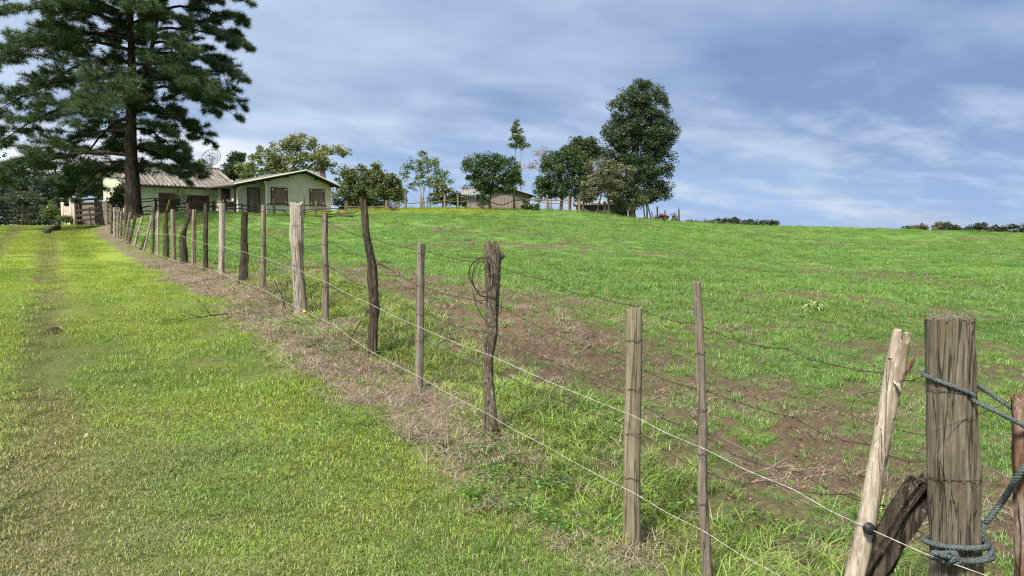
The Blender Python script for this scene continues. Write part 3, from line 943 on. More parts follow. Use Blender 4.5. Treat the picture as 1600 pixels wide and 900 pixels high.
# base u,v ; top u,v ; width px (bottom, top); material ; options ; label
PD = [
 ((1107, 915), (1088, 438), 17, 12, 'post_brown', dict(crook=.018, lump=.10, groove=.12, sides=18, jag=.02), 'thin knotty brown stake without insulator, between the square grey post and the broken pale stake'),
 ((987, 862), (991, 481), 27, 24, 'post_olive', dict(crook=.006, lump=.035, groove=.05, sides=26, jag=.02, chop=.012), 'straight smooth olive grey post standing in a ring of dry straw'),
 ((767, 676), (768, 376), 17, 18, 'post_lichen', dict(crook=.035, lump=.20, groove=.16, sides=22, jag=.05, waist=[(0, .1), (.4, -.12), (.75, .05), (.92, .35), (1, .1)]), 'dark lichen covered post with a lumpy head and a coil of wire'),
 ((654, 610), (658, 380), 14, 13, 'post_brown', dict(crook=.006, lump=.05, groove=.06, sides=18, jag=.01), 'slim straight brown post left of the post with the wire coil'),
 ((582, 553), (567, 311), 15, 11, 'post_dark', dict(crook=.025, lump=.24, groove=.18, sides=20, jag=.05, spine=[(0, 0), (.3, .055), (.6, .055), (.8, .015), (1, 0)], waist=[(0, -.1), (.35, .15), (.5, .2), (.75, .0), (1, .05)]), 'twisted blackened post with flaking pale bark and a side twig'),
 ((509, 503), (508, 333), 10, 9, 'post_brown', dict(crook=.01, lump=.08, groove=.08, jag=.01), 'thin grey brown post with a dry branch lodged on its top'),
 ((467, 497), (463, 315), 13, 17, 'post_pale', dict(crook=.02, lump=.12, groove=.20, sides=20, jag=.06, waist=[(0, -.15), (.25, -.2), (.5, 0), (.7, .15), (1, .0)]), 'wide bleached split post with a mossy stake nailed in front'),
 ((411, 453), (412, 320), 10, 9, 'post_grey', dict(crook=.005, lump=.06, jag=.01), 'slim grey post right of the short thick black stump post'),
 ((379, 443), (382, 329), 14, 11, 'post_dark', dict(crook=.03, lump=.15, groove=.14, sides=18, jag=.03, waist=[(0, .2), (.3, .05), (.6, -.05), (1, 0)]), 'short thick black stump post with a tapering head'),
 ((346, 430), (347, 317), 10, 10, 'post_pale', dict(crook=.006, lump=.06, jag=.01), 'pale grey post directly left of the short thick black stump post'),
 ((321, 420), (322, 318), 9, 8, 'post_dark', dict(crook=.01, lump=.08, jag=.01), 'slender post dark on one side, under the red brown shutter'),
 ((302, 417), (304, 327), 8, 7, 'post_grey', dict(crook=.01, lump=.06, jag=.01), 'light straight post right of the bulging black post'),
 ((288, 414), (293, 317), 12, 6, 'post_dark', dict(crook=.03, lump=.12, sides=16, jag=.04, waist=[(0, .0), (.25, .25), (.5, .15), (.65, -.25), (1, .1)], spine=[(0, 0), (.5, -.05), (.75, .06), (1, 0)]), 'bottle shaped black post, bulging low and narrow at the neck'),
 ((272, 409), (270, 327), 9, 8, 'post_grey', dict(crook=.008, lump=.07, jag=.01), 'grey post right of the mossy forked trunk post'),
 ((259, 404), (259, 334), 12, 9, 'post_mossy', dict(crook=.02, lump=.14, sides=16, jag=.06), 'stout mossy trunk post with a thin prong on top'),
 ((247, 400), (247, 329), 5, 5, 'post_white', dict(crook=.01, lump=.06, jag=.01), 'narrow white post close to the left of the mossy forked trunk post'),
 ((238, 397), (240, 322), 6, 6, 'post_lichen', dict(crook=.015, lump=.12, jag=.03), 'rough patchy post with a knob, behind the top of a leaning white stake'),
 ((225, 401), (238, 335), 4.5, 4, 'post_white', dict(crook=.015, lump=.08, jag=.01), 'leaning white stake crossing in front of a patchy post'),
 ((221, 394), (231, 364), 6, 4, 'post_dark', dict(crook=.02, lump=.12, jag=.03), 'low rotten black stub at the foot of the leaning white stake'),
 ((210, 391), (223, 338), 4.5, 4, 'post_white', dict(crook=.01, lump=.06, jag=.01), 'slanting white pole with a blunt pale head, clear of its neighbours'),
 ((201, 396), (212, 337), 8, 6, 'post_lichen', dict(crook=.02, lump=.12, jag=.03), 'slanting dark decayed post left of the slanting white pole'),
 ((196, 384), (204, 332), 5, 5, 'post_olive', dict(crook=.008, lump=.06, jag=.01), 'slightly tilted greenish post at the foot of the big pine'),
 ((194.5, 379), (197, 321), 5, 6, 'post_lichen', dict(crook=.01, lump=.10, jag=.03), 'knob headed post just left of the pine trunk'),
 ((188, 376), (190, 330), 5, 5, 'post_grey', dict(crook=.006, lump=.06, jag=.01), 'plain grey post two steps beyond the knob headed post by the pine'),
 ((184, 373), (185, 330), 5, 5, 'post_brown', dict(crook=.006, lump=.06, jag=.01), 'short dull brown post in the crowded far stretch of the fence'),
 ((179, 370), (179, 325), 4.5, 4.5, 'post_white', dict(crook=.006, lump=.06, jag=.01), 'bright slim post in the crowded far stretch of the fence'),
 ((174, 368), (174, 320), 4.5, 4.5, 'post_lichen', dict(crook=.006, lump=.06, jag=.01), 'spotted slim post third from the far end of the fence'),
 ((168, 360), (167, 316), 5, 4.5, 'post_olive', dict(crook=.01, lump=.10, jag=.01), 'greenish post second from the far end of the fence'),
 ((161.5, 355), (157, 315), 4.5, 4, 'post_grey', dict(crook=.01, lump=.06, jag=.01), 'last far post of the wire fence, leaning toward the rail gate'),
]
POSTS = []
for i, ((ub, vb), (ut, vt), wb, wt, mt, kw, lab) in enumerate(PD):
    Y = fenceY(ub)
    b = P(ub, vb, Y); b.z = H(b.x, b.y)
    tp = P(ut, vt, Y)
    o = grow_post('fence_post', b, tp, wb * ppm(Y) / 2 * (.86 if Y > 12 else 1), wt * ppm(Y) / 2 * (.86 if Y > 12 else 1), M[mt], 1000 + i, **kw)
    tag(o, lab, 'fence post', POSTG)
    POSTS.append((o, b, tp, Y))
postY = {p[0]: q for p, q in zip(PD, POSTS)}


def under(o, mb, name, mat, sm=True):
    """add a part given in world coordinates to a thing"""
    c = mb.build(name, mat, None, sm, loc=o.location)
    c.location = (0, 0, 0); c.parent = o
    return c


# prong on the mossy post, knots on others, brace stake nailed to the pale post
o, b, tp, Y = postY[(259, 404)]
mb = MB(); mb.tube([P(260, 336, Y), P(262, 325, Y), P(265, 312, Y)], [.05, .035, .02], 7); under(o, mb, 'prong', M['post_mossy'])
o, b, tp, Y = postY[(288, 414)]
mb = MB(); mb.tube([P(292, 345, Y), P(296, 336, Y), P(298, 327, Y)], [.05, .04, .03], 7); under(o, mb, 'prong', M['post_dark'])
o, b, tp, Y = postY[(767, 676)]
mb = MB(); mb.tube([P(775, 402, Y), P(783, 401, Y), P(788, 397, Y)], [.035, .026, .016], 8); under(o, mb, 'knot', M['post_lichen'])
o, b, tp, Y = postY[(582, 553)]
for pts in ([(580, 425), (590, 412), (600, 407), (607, 403)], [(590, 412), (598, 415), (607, 421)], [(600, 407), (605, 411), (611, 409)]):
    mb = MB(); mb.tube([P(u, v, Y - .02) for u, v in pts], [.008, .006, .004, .003][:len(pts)], 5); under(o, mb, 'twig', M['twig'])
o, b, tp, Y = postY[(467, 497)]
Yb = Y - .14
q0 = P(478, 523, Yb); q0.z = H(q0.x, q0.y)
br = grow_post('brace_stake', q0, P(467, 378, Yb), .034, .040, M['post_olive'], 1777, crook=.006, lump=.06, jag=.02, ext=.2)
tag(br, 'mossy brace stake standing against the wide bleached split post', 'stake')
mb = MB(); yi = P(476, 487, Yb - .05)
mb.tube([yi + Vector((-.006, .03, 0)), yi + Vector((0, -.01, 0)), yi + Vector((.004, -.03, 0))], [.02, .024, .014], 10)
under(br, mb, 'insulator', M['plastic_yellow'])

# the thick gate post
Yg = fenceY(1489)
gb = P(1497, 985, Yg); gb.z = H(gb.x, gb.y)
gate_post = grow_post('gate_post', gb, P(1483, 493, Yg), .092, .083, M['post_big'], 4242, crook=.006, lump=.035, groove=.035, sides=56, jag=.012, ring=.02,
                      waist=[(0, .12), (.12, .10), (.3, -.02), (.42, .02), (.55, .06), (.65, .02), (1, 0)], ext=.25)
tag(gate_post, 'very thick weathered gate post with mossy top and dark rope wound round it', 'gate post')
# deep cracks: slots cut into the side as radial dents
me = gate_post.data
rg = np.random.default_rng(9)
axd = (P(1483, 493, Yg) - gb)
cr = [(-1.25, .0, 1.0, .016), (-.9, .35, 1.0, .012), (-1.75, .0, .55, .012), (-1.45, .55, 1.0, .010), (-2.2, .2, 1.0, .014), (-.35, .6, 1.0, .012), (-2.6, .5, 1.0, .009)]
for vtx in me.vertices:
    p = vtx.co
    q = p.z / axd.length
    c0 = axd * q
    th = math.atan2(p.y - c0.y, p.x - c0.x)
    rr = math.hypot(p.x - c0.x, p.y - c0.y)
    dep = 0
    for (a0, q0_, q1_, dd) in cr:
        a0w = a0 + .10 * math.sin(q * 7 + a0 * 5)
        if q0_ - .05 < q < q1_ + .05:
            dep = max(dep, dd * math.exp(-((th - a0w) / .055) ** 2))
    if rr > .03 and dep > 0:
        k = (rr - dep) / rr
        vtx.co = (c0.x + (p.x - c0.x) * k, c0.y + (p.y - c0.y) * k, p.z)
# moss cushion on the sawn top
rgm = random.Random(4)
mb = MB(); tpw = P(1483, 494, Yg)
for k in range(150):
    a = rgm.uniform(0, 6.28); r = .082 * math.sqrt(rgm.random()) if rgm.random() < .5 else .081
    c0 = tpw + Vector((r * math.cos(a), r * math.sin(a), rgm.uniform(-.016, .004)))
    s_ = rgm.uniform(.002, .0055)
    vs = [c0 + Vector((s_ * math.cos(x) * rgm.uniform(.6, 1.2), s_ * math.sin(x) * rgm.uniform(.6, 1.2), 0)) for x in (0, 1.26, 2.5, 3.77, 5.0)]
    vs.append(c0 + Vector((0, 0, s_ * rgm.uniform(.5, 1.3))))
    mb.add(vs, [(i, (i + 1) % 5, 5) for i in range(5)], rgm.random())
under(gate_post, mb, 'moss', M['leaf_olive'], False)

# broken pale stake with black insulator, leaning left
Ys = 3.10
sb = P(1322, 925, Ys - .0); sb.z = H(sb.x, sb.y)
stp = P(1408, 530, Ys)
stake = grow_post('broken_stake', sb, stp, .038, .031, M['post_white'], 771, crook=.008, lump=.07, groove=.05, sides=22, jag=.03, ring=.03, ext=.25,
                  waist=[(0, 0), (.5, .0), (.75, .0), (.9, .12), (1, .05)])
tag(stake, 'leaning pale stake with a freshly split top and a round black insulator', 'stake')
mb = MB()
for (du, v0, v1, ww, zz) in [(-6, 560, 514, .021, -.006), (8, 560, 519, .017, -.004), (2, 560, 527, .018, .014)]:
    p0 = P(1402 + du, v0, Ys + zz); p1 = P(1409 + du, v1, Ys + zz); mid = p0.lerp(p1, .6)
    mb.tube([p0, mid, p1.lerp(mid, .1), p1], [ww, ww * .97, ww * .85, ww * .55], 7, jitter=.22, rng=rgm)
under(stake, mb, 'split_end', M['splinter'], False)
mb = MB()
mb.tube([P(1403, 600, Ys - .01), P(1413, 583, Ys - .015), P(1421, 570, Ys - .02), P(1429, 556, Ys - .02)], [.012, .014, .012, .004], 6, jitter=.3, rng=rgm)
under(stake, mb, 'side_splinter', M['post_red'], False)
mb = MB()
mb.tube([P(1396, 596, Ys - .03), P(1404, 602, Ys - .055), P(1409, 612, Ys - .06)], [.004, .009, .001], 4)
under(stake, mb, 'bark_flake', M['splinter'], False)
ins_p = P(1346, 818, Ys)
fwd = Vector((.08, -1, .02)).normalized()
mb = MB()
c0 = ins_p + fwd * .030
prof = [(0, .008), (.012, .008), (.014, .020), (.020, .0235), (.024, .0235), (.026, .013), (.034, .013), (.036, .0225), (.041, .0225), (.045, .014), (.048, .004)]
mb.tube([c0 + fwd * x for x, r in prof], [r for x, r in prof], 20, ref=(0, 0, 1))
under(stake, mb, 'insulator', M['plastic_black'])

# rotten log propped against the gate post
Yl = 3.18
lb = P(1300, 925, Yl); lb.z = H(lb.x, lb.y) - .02
lt = P(1437, 742, Yl - .12)
log = grow_post('rotten_log', lb, lt, .050, .056, M['log'], 555, crook=.03, lump=.26, groove=.26, spine=[(0, 0), (.5, -.012), (.8, .0), (1, .03)], sides=26, jag=.035, ring=.025, ext=.12, chop=.02)
tag(log, 'black rotten log propped diagonally against the thick gate post', 'log')

# bark-covered gate stick at the right edge
Yk = 2.80
kb = P(1612, 985, Yk); kb.z = H(kb.x, kb.y) + .06
kt = P(1601, 617, Yk)
gstick = grow_post('gate_stick', kb, kt, .050, .047, M['post_red'], 909, crook=.008, lump=.14, groove=.10, sides=24, jag=.02, ring=.03, ext=0)
tag(gstick, 'reddish bark covered gate stick at the right edge, roped to the thick post', 'gate stick')


# ------------------------------------------------------------------ ropes
def catmull(pts, k=8):
    pts = [Vector(p) for p in pts]; out = []
    q = [pts[0]] + pts + [pts[-1]]
    for i in range(1, len(q) - 2):
        for j in range(k):
            t = j / k
            a, b_, c, d = q[i - 1], q[i], q[i + 1], q[i + 2]
            out.append(.5 * ((2 * b_) + (c - a) * t + (2 * a - 5 * b_ + 4 * c - d) * t * t + (3 * b_ - a - 3 * c + d) * t ** 3))
    out.append(pts[-1])
    return out


def strand_rope(mb, pts, rad, turns_per_m=26, strands=3, k=14):
    """laid rope: strands wound round the path"""
    path = catmull(pts, k)
    ls = [0]
    for i in range(1, len(path)): ls.append(ls[-1] + (path[i] - path[i - 1]).length)
    tot = ls[-1]; nn = max(12, int(tot / .0065))
    ref = Vector((0, 0, 1)); cs = []; i = 0
    for j in range(nn + 1):
        l = tot * j / nn
        while i < len(ls) - 2 and ls[i + 1] < l: i += 1
        q = (l - ls[i]) / max(1e-9, ls[i + 1] - ls[i])
        p = path[i].lerp(path[i + 1], q); d = (path[i + 1] - path[i]).normalized()
        cs.append((p, d, l))
    for s_ in range(strands):
        line = []
        rf = Vector((0, 0, 1))
        for p, d, l in cs:
            a = rf - d * rf.dot(d)
            a = a.normalized() if a.length > 1e-4 else Vector((1, 0, 0))
            rf = a; b_ = d.cross(a)
            th = 2 * math.pi * (l * turns_per_m + s_ / strands)
            line.append(p + (a * math.cos(th) + b_ * math.sin(th)) * rad * .5)
        mb.tube(line, rad * .62, 6)


gpax = lambda v: P(1483 + (v - 493) * 14 / 492, v, Yg)
mb = MB()
# loop over the thick post and the gate stick
def gp(v, ang, r=.096):
    c = gpax(v)
    return c + Vector((math.cos(ang) * r, math.sin(ang) * r, 0))
loop = [P(1612, 676, Yk - .065), P(1597, 664, Yk - .062), P(1560, 645, Yk - .04), P(1520, 625, Yg - .085), gp(610, R(-70), .094), gp(597, R(-115), .095), gp(588, R(-165), .095), gp(585, R(160), .095),
        gp(586, R(110), .096), gp(590, R(60), .096), gp(597, R(25), .098), P(1547, 615, Yg + .03), P(1580, 637, Yk + .05), P(1600, 650, Yk + .066), P(1618, 662, Yk + .05), P(1626, 672, Yk), P(1612, 676, Yk - .065)]
strand_rope(mb, loop, .0085)
rope1 = mb.build('gate_rope', M['rope'], None, True, loc=gp(588, R(-165)))
tag(rope1, 'grey blue rope looped high round the thick post and the gate stick', 'rope')
mb = MB()
kv = 850
ring = []
for a in range(-150, 215, 24):
    ring.append(gp(kv - 3 + 8 * math.sin(R(a)), R(a), .108))
strand_rope(mb, ring, .011)
ring = []
for a in range(-160, 40, 24):
    ring.append(gp(kv + 14 - 22 * (a + 160) / 200, R(a), .118))
ring += [P(1541, 815, Yg - .03), P(1565, 785, Yg - .05), P(1590, 745, Yk - .06), P(1612, 715, Yk - .06)]
strand_rope(mb, ring, .0115)
ring = [gp(kv + 6, R(a), .123) for a in range(-155, -20, 20)] + [P(1536, 838, Yg - .06), P(1538, 820, Yg - .05)]
strand_rope(mb, ring, .010)
# knot lump
kc = gp(kv + 6, R(-128), .125)
rk = random.Random(8)
for k in range(5):
    ph = rk.uniform(0, 6.28); t1 = Vector((rk.uniform(-1, 1), rk.uniform(-1, .2), rk.uniform(-1, 1))).normalized()
    t2 = t1.cross(Vector((0, 0, 1))).normalized(); off = Vector((rk.uniform(-.018, .018), rk.uniform(-.010, .006), rk.uniform(-.02, .02)))
    cen = kc + off
    strand_rope(mb, [cen + (t1 * math.cos(a) + t2 * math.sin(a)) * .021 for a in np.linspace(ph, ph + 5.2, 9)], .0095, k=6)
strand_rope(mb, [kc, kc + Vector((-.02, -.01, .012)), kc + Vector((-.05, .0, .022)), kc + Vector((-.062, .015, .012))], .011, k=6)
rope2 = mb.build('gate_rope', M['rope'], None, True, loc=kc)
tag(rope2, 'dark rope knotted low round the thick post and running up to the right', 'rope')

# ------------------------------------------------------------------ wires
def polyline_on_fence(pix, off):
    out = []
    for (u, v) in pix:
        Y = fenceY(u, off)
        out.append(P(u, v, Y))
    return out


UP = [(1600, 937), (1540, 899), (1347, 819), (1240, 765), (1102, 702), (990, 650), (768, 556), (656, 511), (577, 474), (510, 441), (466, 421), (412, 402), (380, 393), (346, 385), (318, 380), (280, 367), (236, 364), (210, 360), (196, 356), (180, 349), (163, 341)]
LO = [(1290, 940), (1215, 898), (1100, 830), (990, 770), (850, 695), (761, 646), (654, 588), (575, 546), (522, 516), (476, 487), (412, 464), (350, 439), (314, 425), (275, 413), (236, 400), (194, 381), (168, 359)]


def smooth_wire(pts, amp=.002):
    out = []
    for i in range(len(pts) - 1):
        a, b_ = pts[i], pts[i + 1]
        m_ = max(2, int((b_ - a).length / .25))
        for j in range(m_):
            t = j / m_
            p = a.lerp(b_, t); p.z -= .010 * math.sin(math.pi * t)
            out.append(p)
    out.append(pts[-1])
    return out


for pix, rad, lab in ((UP, .0026, 'upper white electric fence line strung along the road side of the posts'), (LO, .0026, 'lower white electric fence line near the straw verge')):
    pts = polyline_on_fence(pix, -.11)
    for p in pts:
        if p.y > 8: p.z = max(p.z, H(p.x, p.y) + (.45 if pix is UP else .13))
    if pix is UP:
        pts[2] = ins_p + fwd * .062
    mb = MB(); mb.tube(smooth_wire(pts), [.0016 + .00005 * p.length for p in smooth_wire(pts)], 6)
    o = mb.build('electric_wire', M['wire_white'], None, True, loc=pts[0])
    tag(o, lab, 'fence wire', 'white electric lines of the roadside fence')

BW = [('topmost barbed wire, running from the coil post to the thick gate post', 1.40, 1.27, [(768, 412), (862, 438), (925, 460), (985, 475), (1090, 506), (1230, 545), (1388, 583), (1447, 586)]),
      ('second barbed wire from the top, sagging between the posts', 1.07, .98, [(768, 470), (985, 567), (1092, 607), (1240, 652), (1365, 695), (1455, 722)]),
      ('third barbed wire from the top, half lost against the red soil', .80, .72, [(768, 520), (985, 618), (1090, 676), (1250, 738), (1380, 790), (1456, 838)]),
      ('lowest barbed wire, running through the long grass', .60, .46, [(768, 575), (985, 666), (1095, 733), (1200, 752), (1330, 772), (1450, 800)])]
rb = random.Random(77)
for lab, h0, h1, pix in BW:
    pts = [P(u, v, fenceY(u, .035)) for (u, v) in pix]
    if 'topmost' in lab or 'second' in lab: pts[-1] = gpax(pix[-1][1]) + Vector((-.088, .01, 0))
    far = []
    for (o, b, tp, Y) in POSTS:
        if Y > 6.2:
            x = FENCE_A + .04 * FN - FENCE_B * Y
            far.append(Vector((x, Y, H(x, Y) + h1 * rb.uniform(.95, 1.05))))
    far.sort(key=lambda p: -p.y)
    allp = far + pts
    path = []
    for i in range(len(allp) - 1):
        a, b_ = allp[i], allp[i + 1]
        m_ = max(3, int((b_ - a).length / .12))
        sg = rb.uniform(.01, .04)
        for j in range(m_):
            t = j / m_; p = a.lerp(b_, t); p.z -= sg * math.sin(math.pi * t); p += Vector((rb.gauss(0, .002), rb.gauss(0, .002), rb.gauss(0, .0025)))
            path.append(p)
    path.append(allp[-1])
    mb = MB(); mb.tube(path, [.0016 + .00018 * p.y for p in path], 5)
    acc = 0
    for i in range(1, len(path)):
        acc += (path[i] - path[i - 1]).length
        if acc > .11 and path[i].y < 16:
            acc = 0
            for k in range(2):
                d = Vector((rb.uniform(-1, 1), rb.uniform(-1, 1), rb.uniform(-1, 1))).normalized() * .017
                mb.tube([path[i] - d, path[i] + d], .0014, 3)
            mb.tube([path[i] + (path[i - 1] - path[i]).normalized() * .006, path[i] - (path[i - 1] - path[i]).normalized() * .006], .0034, 5)
    o = mb.build('barbed_wire', M['wire_rust'], None, True, loc=pts[0])
    tag(o, lab, 'barbed wire', 'rusty barbed wires of the roadside fence')


for (o, b_, tp_, Y) in POSTS:
    if Y > 14: continue
    Lp = tp_ - b_
    for h in (1.27, .98, .72, .46):
        q = h / Lp.z + rb.uniform(-.01, .01)
        if q > .985: continue
        c0 = b_ + Lp * q
        near = min(o.data.vertices, key=lambda v_: abs(v_.co.z - Lp.z * q)).co.z
        rr_ = max([math.hypot(v_.co.x - Lp.x * q, v_.co.y - Lp.y * q) for v_ in o.data.vertices if abs(v_.co.z - near) < .012] or [.04])
        if rr_ > .09: rr_ = .075
        mb = MB(); a0 = rb.uniform(-175, -140)
        mb.tube([c0 + Vector((math.cos(R(x_)) * (rr_ + .001), math.sin(R(x_)) * (rr_ + .001), .006 * math.sin(x_ * .1))) for x_ in np.linspace(a0, a0 + rb.uniform(110, 160), 10)], .0018, 4)
        under(o, mb, 'wire_tie', M['wire_rust'])


def thin_wire(name, pts, rad, mat, lab, cat='wire', k=8):
    mb = MB(); mb.tube(catmull(pts, k), rad, 5)
    return tag(mb.build(name, mat, None, True, loc=pts[0]), lab, cat)


# loose ends and wraps
thin_wire('wire_wrap', [gp(606, R(a), .0935) for a in range(-180, 181, 20)], .0014, M['wire_rust'], 'single thin rusty wire round the upper part of the thick gate post')
thin_wire('wire_wrap', [gp(745 + 6 * math.sin(R(a)), R(a), .0945) for a in range(-180, 181, 20)] + [P(1525, 738, Yg - .04), P(1533, 730, Yg - .03)], .0016, M['wire_rust'], 'rusty wire round the middle of the thick gate post, level with the log')
thin_wire('loose_wire', [P(1443, 682, Yg - .09), P(1480, 666, Yg - .105), P(1517, 652, Yg - .09), P(1560, 635, Yk - .02), P(1596, 618, Yk - .05)], .0015, M['wire_rust'], 'thin wire slanting up across the thick post to the gate stick')
thin_wire('loose_wire', [P(1380, 700, 3.2), P(1350, 690, 3.3), P(1334, 660, 3.35), P(1332, 630, 3.35), P(1350, 616, 3.3), P(1372, 612, 3.2)], .0016, M['wire_rust'], 'hooked loose wire end left of the broken pale stake')
thin_wire('loose_wire', [P(1290, 636, 4.0), P(1272, 640, 4.0), P(1262, 628, 4.0), P(1275, 621, 4.0), P(1300, 634, 3.9), P(1345, 655, 3.6), P(1395, 670, 3.3), P(1445, 680, 3.0)], .0015, M['wire_rust'], 'curled loose wire lying across the bare red soil')
thin_wire('loose_wire', [P(1010, 646, 4.6), P(1040, 655, 4.55), P(1095, 670, 4.2), P(1140, 690, 4.1), P(1195, 720, 4.0)], .0022, M['wire_grey'], 'bright broken wire end hanging right of the thin brown stake')
thin_wire('loose_wire', [P(1100, 727, 4.0), P(1130, 733, 3.95), P(1145, 755, 3.95), P(1165, 760, 3.9), P(1180, 770, 3.85)], .0019, M['wire_rust'], 'short bent wire tail by the thin brown stake')
o0, b0, tp0, Yc = postY[(767, 676)]
mb = MB(); rc = random.Random(31)
for k in range(5):
    cu, cv_ = 758 + rc.uniform(-5, 6), 432 + rc.uniform(-4, 6)
    ru, rv = rc.uniform(15, 26), rc.uniform(20, 31)
    yo = rc.uniform(-.05, .02); a0 = rc.uniform(0, 6.28)
    pts = [P(cu + ru * math.cos(a0 + a) * (1 + .1 * math.sin(3 * a)), cv_ + rv * math.sin(a0 + a), Yc - .09 + yo + .10 * math.sin(a + k)) for a in np.linspace(0, 6.1, 16)]
    mb.tube(catmull(pts, 3), .0030, 5)
mb.tube(catmull([P(738, 450, Yc - .08), P(742, 470, Yc - .08), P(752, 492, Yc - .06), P(766, 505, Yc - .06), P(782, 488, Yc - .07), P(783, 470, Yc - .05)], 5), .0034, 5)
mb.tube(catmull([P(722, 402, Yc - .05), P(740, 403, Yc - .06), P(757, 405, Yc - .08)], 5), .0035, 5)
tag(mb.build('wire_coil', M['wire_rust'], None, True, loc=P(758, 432, Yc)), 'tangled coil of rusty wire hung on the lumpy lichen covered post', 'wire coil')

# twigs, branch, clod
def branchlet(mb, p, d, L, r, rg, depth=0):
    pts = [p]; k = 5
    dd = d.normalized()
    for i in range(k):
        dd = (dd + Vector((rg.gauss(0, .16), rg.gauss(0, .16), rg.gauss(0, .14)))).normalized()
        pts.append(pts[-1] + dd * (L / k))
        if depth < 2 and i > 0 and rg.random() < .75:
            sd = (dd + Vector((rg.uniform(-1, 1), rg.uniform(-1, 1), rg.uniform(-.4, .8)))).normalized()
            branchlet(mb, pts[-1], sd, L * rg.uniform(.25, .5), r * .55, rg, depth + 1)
    mb.tube(pts, [r * (1 - .75 * i / k) for i in range(k + 1)], 5)


rt = random.Random(12)
mb = MB()
Y5 = fenceY(508)
branchlet(mb, P(552, 338, Y5 - .05), Vector((-1, .05, .10)), .42, .010, rt)
branchlet(mb, P(508, 333, Y5 - .05), Vector((1, -.1, .02)), .35, .010, rt)
branchlet(mb, P(520, 330, Y5), Vector((-.8, -.2, .15)), .35, .008, rt)
tag(mb.build('dry_branch', M['twig'], None, True, loc=P(520, 332, Y5)), 'dry thorny branch lodged on top of a thin post below the house window', 'branch')
mb = MB()
x, y = ground_hit(314, 514); x1, y1 = ground_hit(356, 494)
branchlet(mb, Vector((x1, y1, H(x1, y1) + .06)), Vector((x - x1, y - y1, -.03)), math.hypot(x - x1, y - y1) * 1.25, .012, rt)
tag(mb.build('fallen_branch', M['twig'], None, True, loc=(x1, y1, H(x1, y1))), 'dark fallen branch lying on the turf at the edge of the dry verge', 'branch')
for (u, v, hh, lean, lab) in [(343, 440, .9, (.05, 0, 1), 'bare dark weed stalk between the pale post and the black stump post'), (448, 480, .95, (.05, 0, 1), 'branching dead weed stalk left of the wide bleached split post'),
                              (493, 500, .75, (-.03, 0, 1), 'dead weed stalk right of the wide bleached split post'), (548, 545, .85, (.35, 0, 1), 'tilted dead weed stalk left of the twisted blackened post'),
                              (620, 570, .45, (-.1, 0, 1), 'short dead weed stalk left of the slim straight brown post')]:
    x, y = ground_hit(u, v); mb = MB()
    for k in range(3):
        branchlet(mb, Vector((x + rt.uniform(-.05, .05), y + rt.uniform(-.05, .05), H(x, y) - .03)), Vector(lean) + Vector((rt.gauss(0, .14), rt.gauss(0, .14), 0)), hh * rt.uniform(.6, 1), .0055, rt, 1)
    tag(mb.build('weed_stalk', M['twig'], None, True, loc=(x, y, H(x, y))), lab, 'dead weed', 'dead stalks in the fence line')


def lump(u, v, wpx, hpx, name, lab, cat, mat, seed):
    x, y = ground_hit(u, v); rg = random.Random(seed)
    rx = wpx * ppm(y) / 2; rz = hpx * ppm(y)
    mb = MB(); vs = []; nu, nv = 14, 7
    for i in range(nv):
        ph = math.pi / 2 * i / (nv - 1)
        for j in range(nu):
            th = 2 * math.pi * j / nu; k = 1 + rg.uniform(-.16, .16)
            vs.append((x + rx * math.cos(th) * math.cos(ph) * k, y + rx * .8 * math.sin(th) * math.cos(ph) * k, H(x, y) - .02 + (rz + .02) * math.sin(ph) * k))
    mb.add(vs, [(i * nu + j, i * nu + (j + 1) % nu, (i + 1) * nu + (j + 1) % nu, (i + 1) * nu + j) for i in range(nv - 1) for j in range(nu)])
    tag(mb.build(name, mat, None, True, loc=(x, y, H(x, y))), lab, cat)


lump(84, 511, 28, 9, 'earth_clod', 'dark clod of earth lying on the right wheel track', 'clod', M['rock'], 3)
lump(62, 836, 13, 6, 'field_stone', 'small grey stone bedded in the turf at the lower left', 'stone', M['stone'], 4)
lump(135, 675, 9, 4, 'field_stone', 'pale small stone lying on the turf at the left', 'stone', M['board_pink'], 5)
mb = MB()
x, y = ground_hit(72, 364); x1, y1 = ground_hit(92, 357)
mb.tube([(x, y, H(x, y) + .10), ((x + x1) / 2, (y + y1) / 2, H((x + x1) / 2, (y + y1) / 2) + .14), (x1, y1, H(x1, y1) + .12)], [.14, .17, .13], 9, jitter=.15, rng=rt)
tag(mb.build('fallen_log', M['post_dark'], None, True, loc=(x, y, H(x, y))), 'dark fallen log lying beside the grass road at the crest', 'log')

# ------------------------------------------------------------------ farm buildings
def frame_at(org, ang):
    """local x along the front wall, local y away from the viewer, z up"""
    return Matrix.Translation(org) @ Matrix.Rotation(ang, 4, 'Z')


def corrugated(mb, p00, p10, p01, p11, period, amp, thick=.03, n=4, c=0.5):
    """sheet from ridge (p00-p10) to eave (p01-p11); waves run down the slope"""
    p00, p10, p01, p11 = map(Vector, (p00, p10, p01, p11))
    L = (p10 - p00).length; k = max(2, int(L / period)) * n
    up = (p10 - p00).cross(p01 - p00).normalized()
    if up.z < 0: up = -up
    vs = []
    for i in range(k + 1):
        q = i / k
        a = p00.lerp(p10, q); b = p01.lerp(p11, q)
        h = amp * math.sin(2 * math.pi * i / n)
        vs += [a + up * h, b + up * h, a + up * (h - thick), b + up * (h - thick)]
    fs = []; cs = []
    for i in range(k):
        o = i * 4; q = o + 4
        fs += [(o, o + 1, q + 1, q), (o + 2, q + 2, q + 3, o + 3), (o + 1, o + 3, q + 3, q + 1), (o, q, q + 2, o + 2)]
    fs += [(0, 2, 3, 1), (k * 4, k * 4 + 1, k * 4 + 3, k * 4 + 2)]
    mb.add(vs, fs, c)


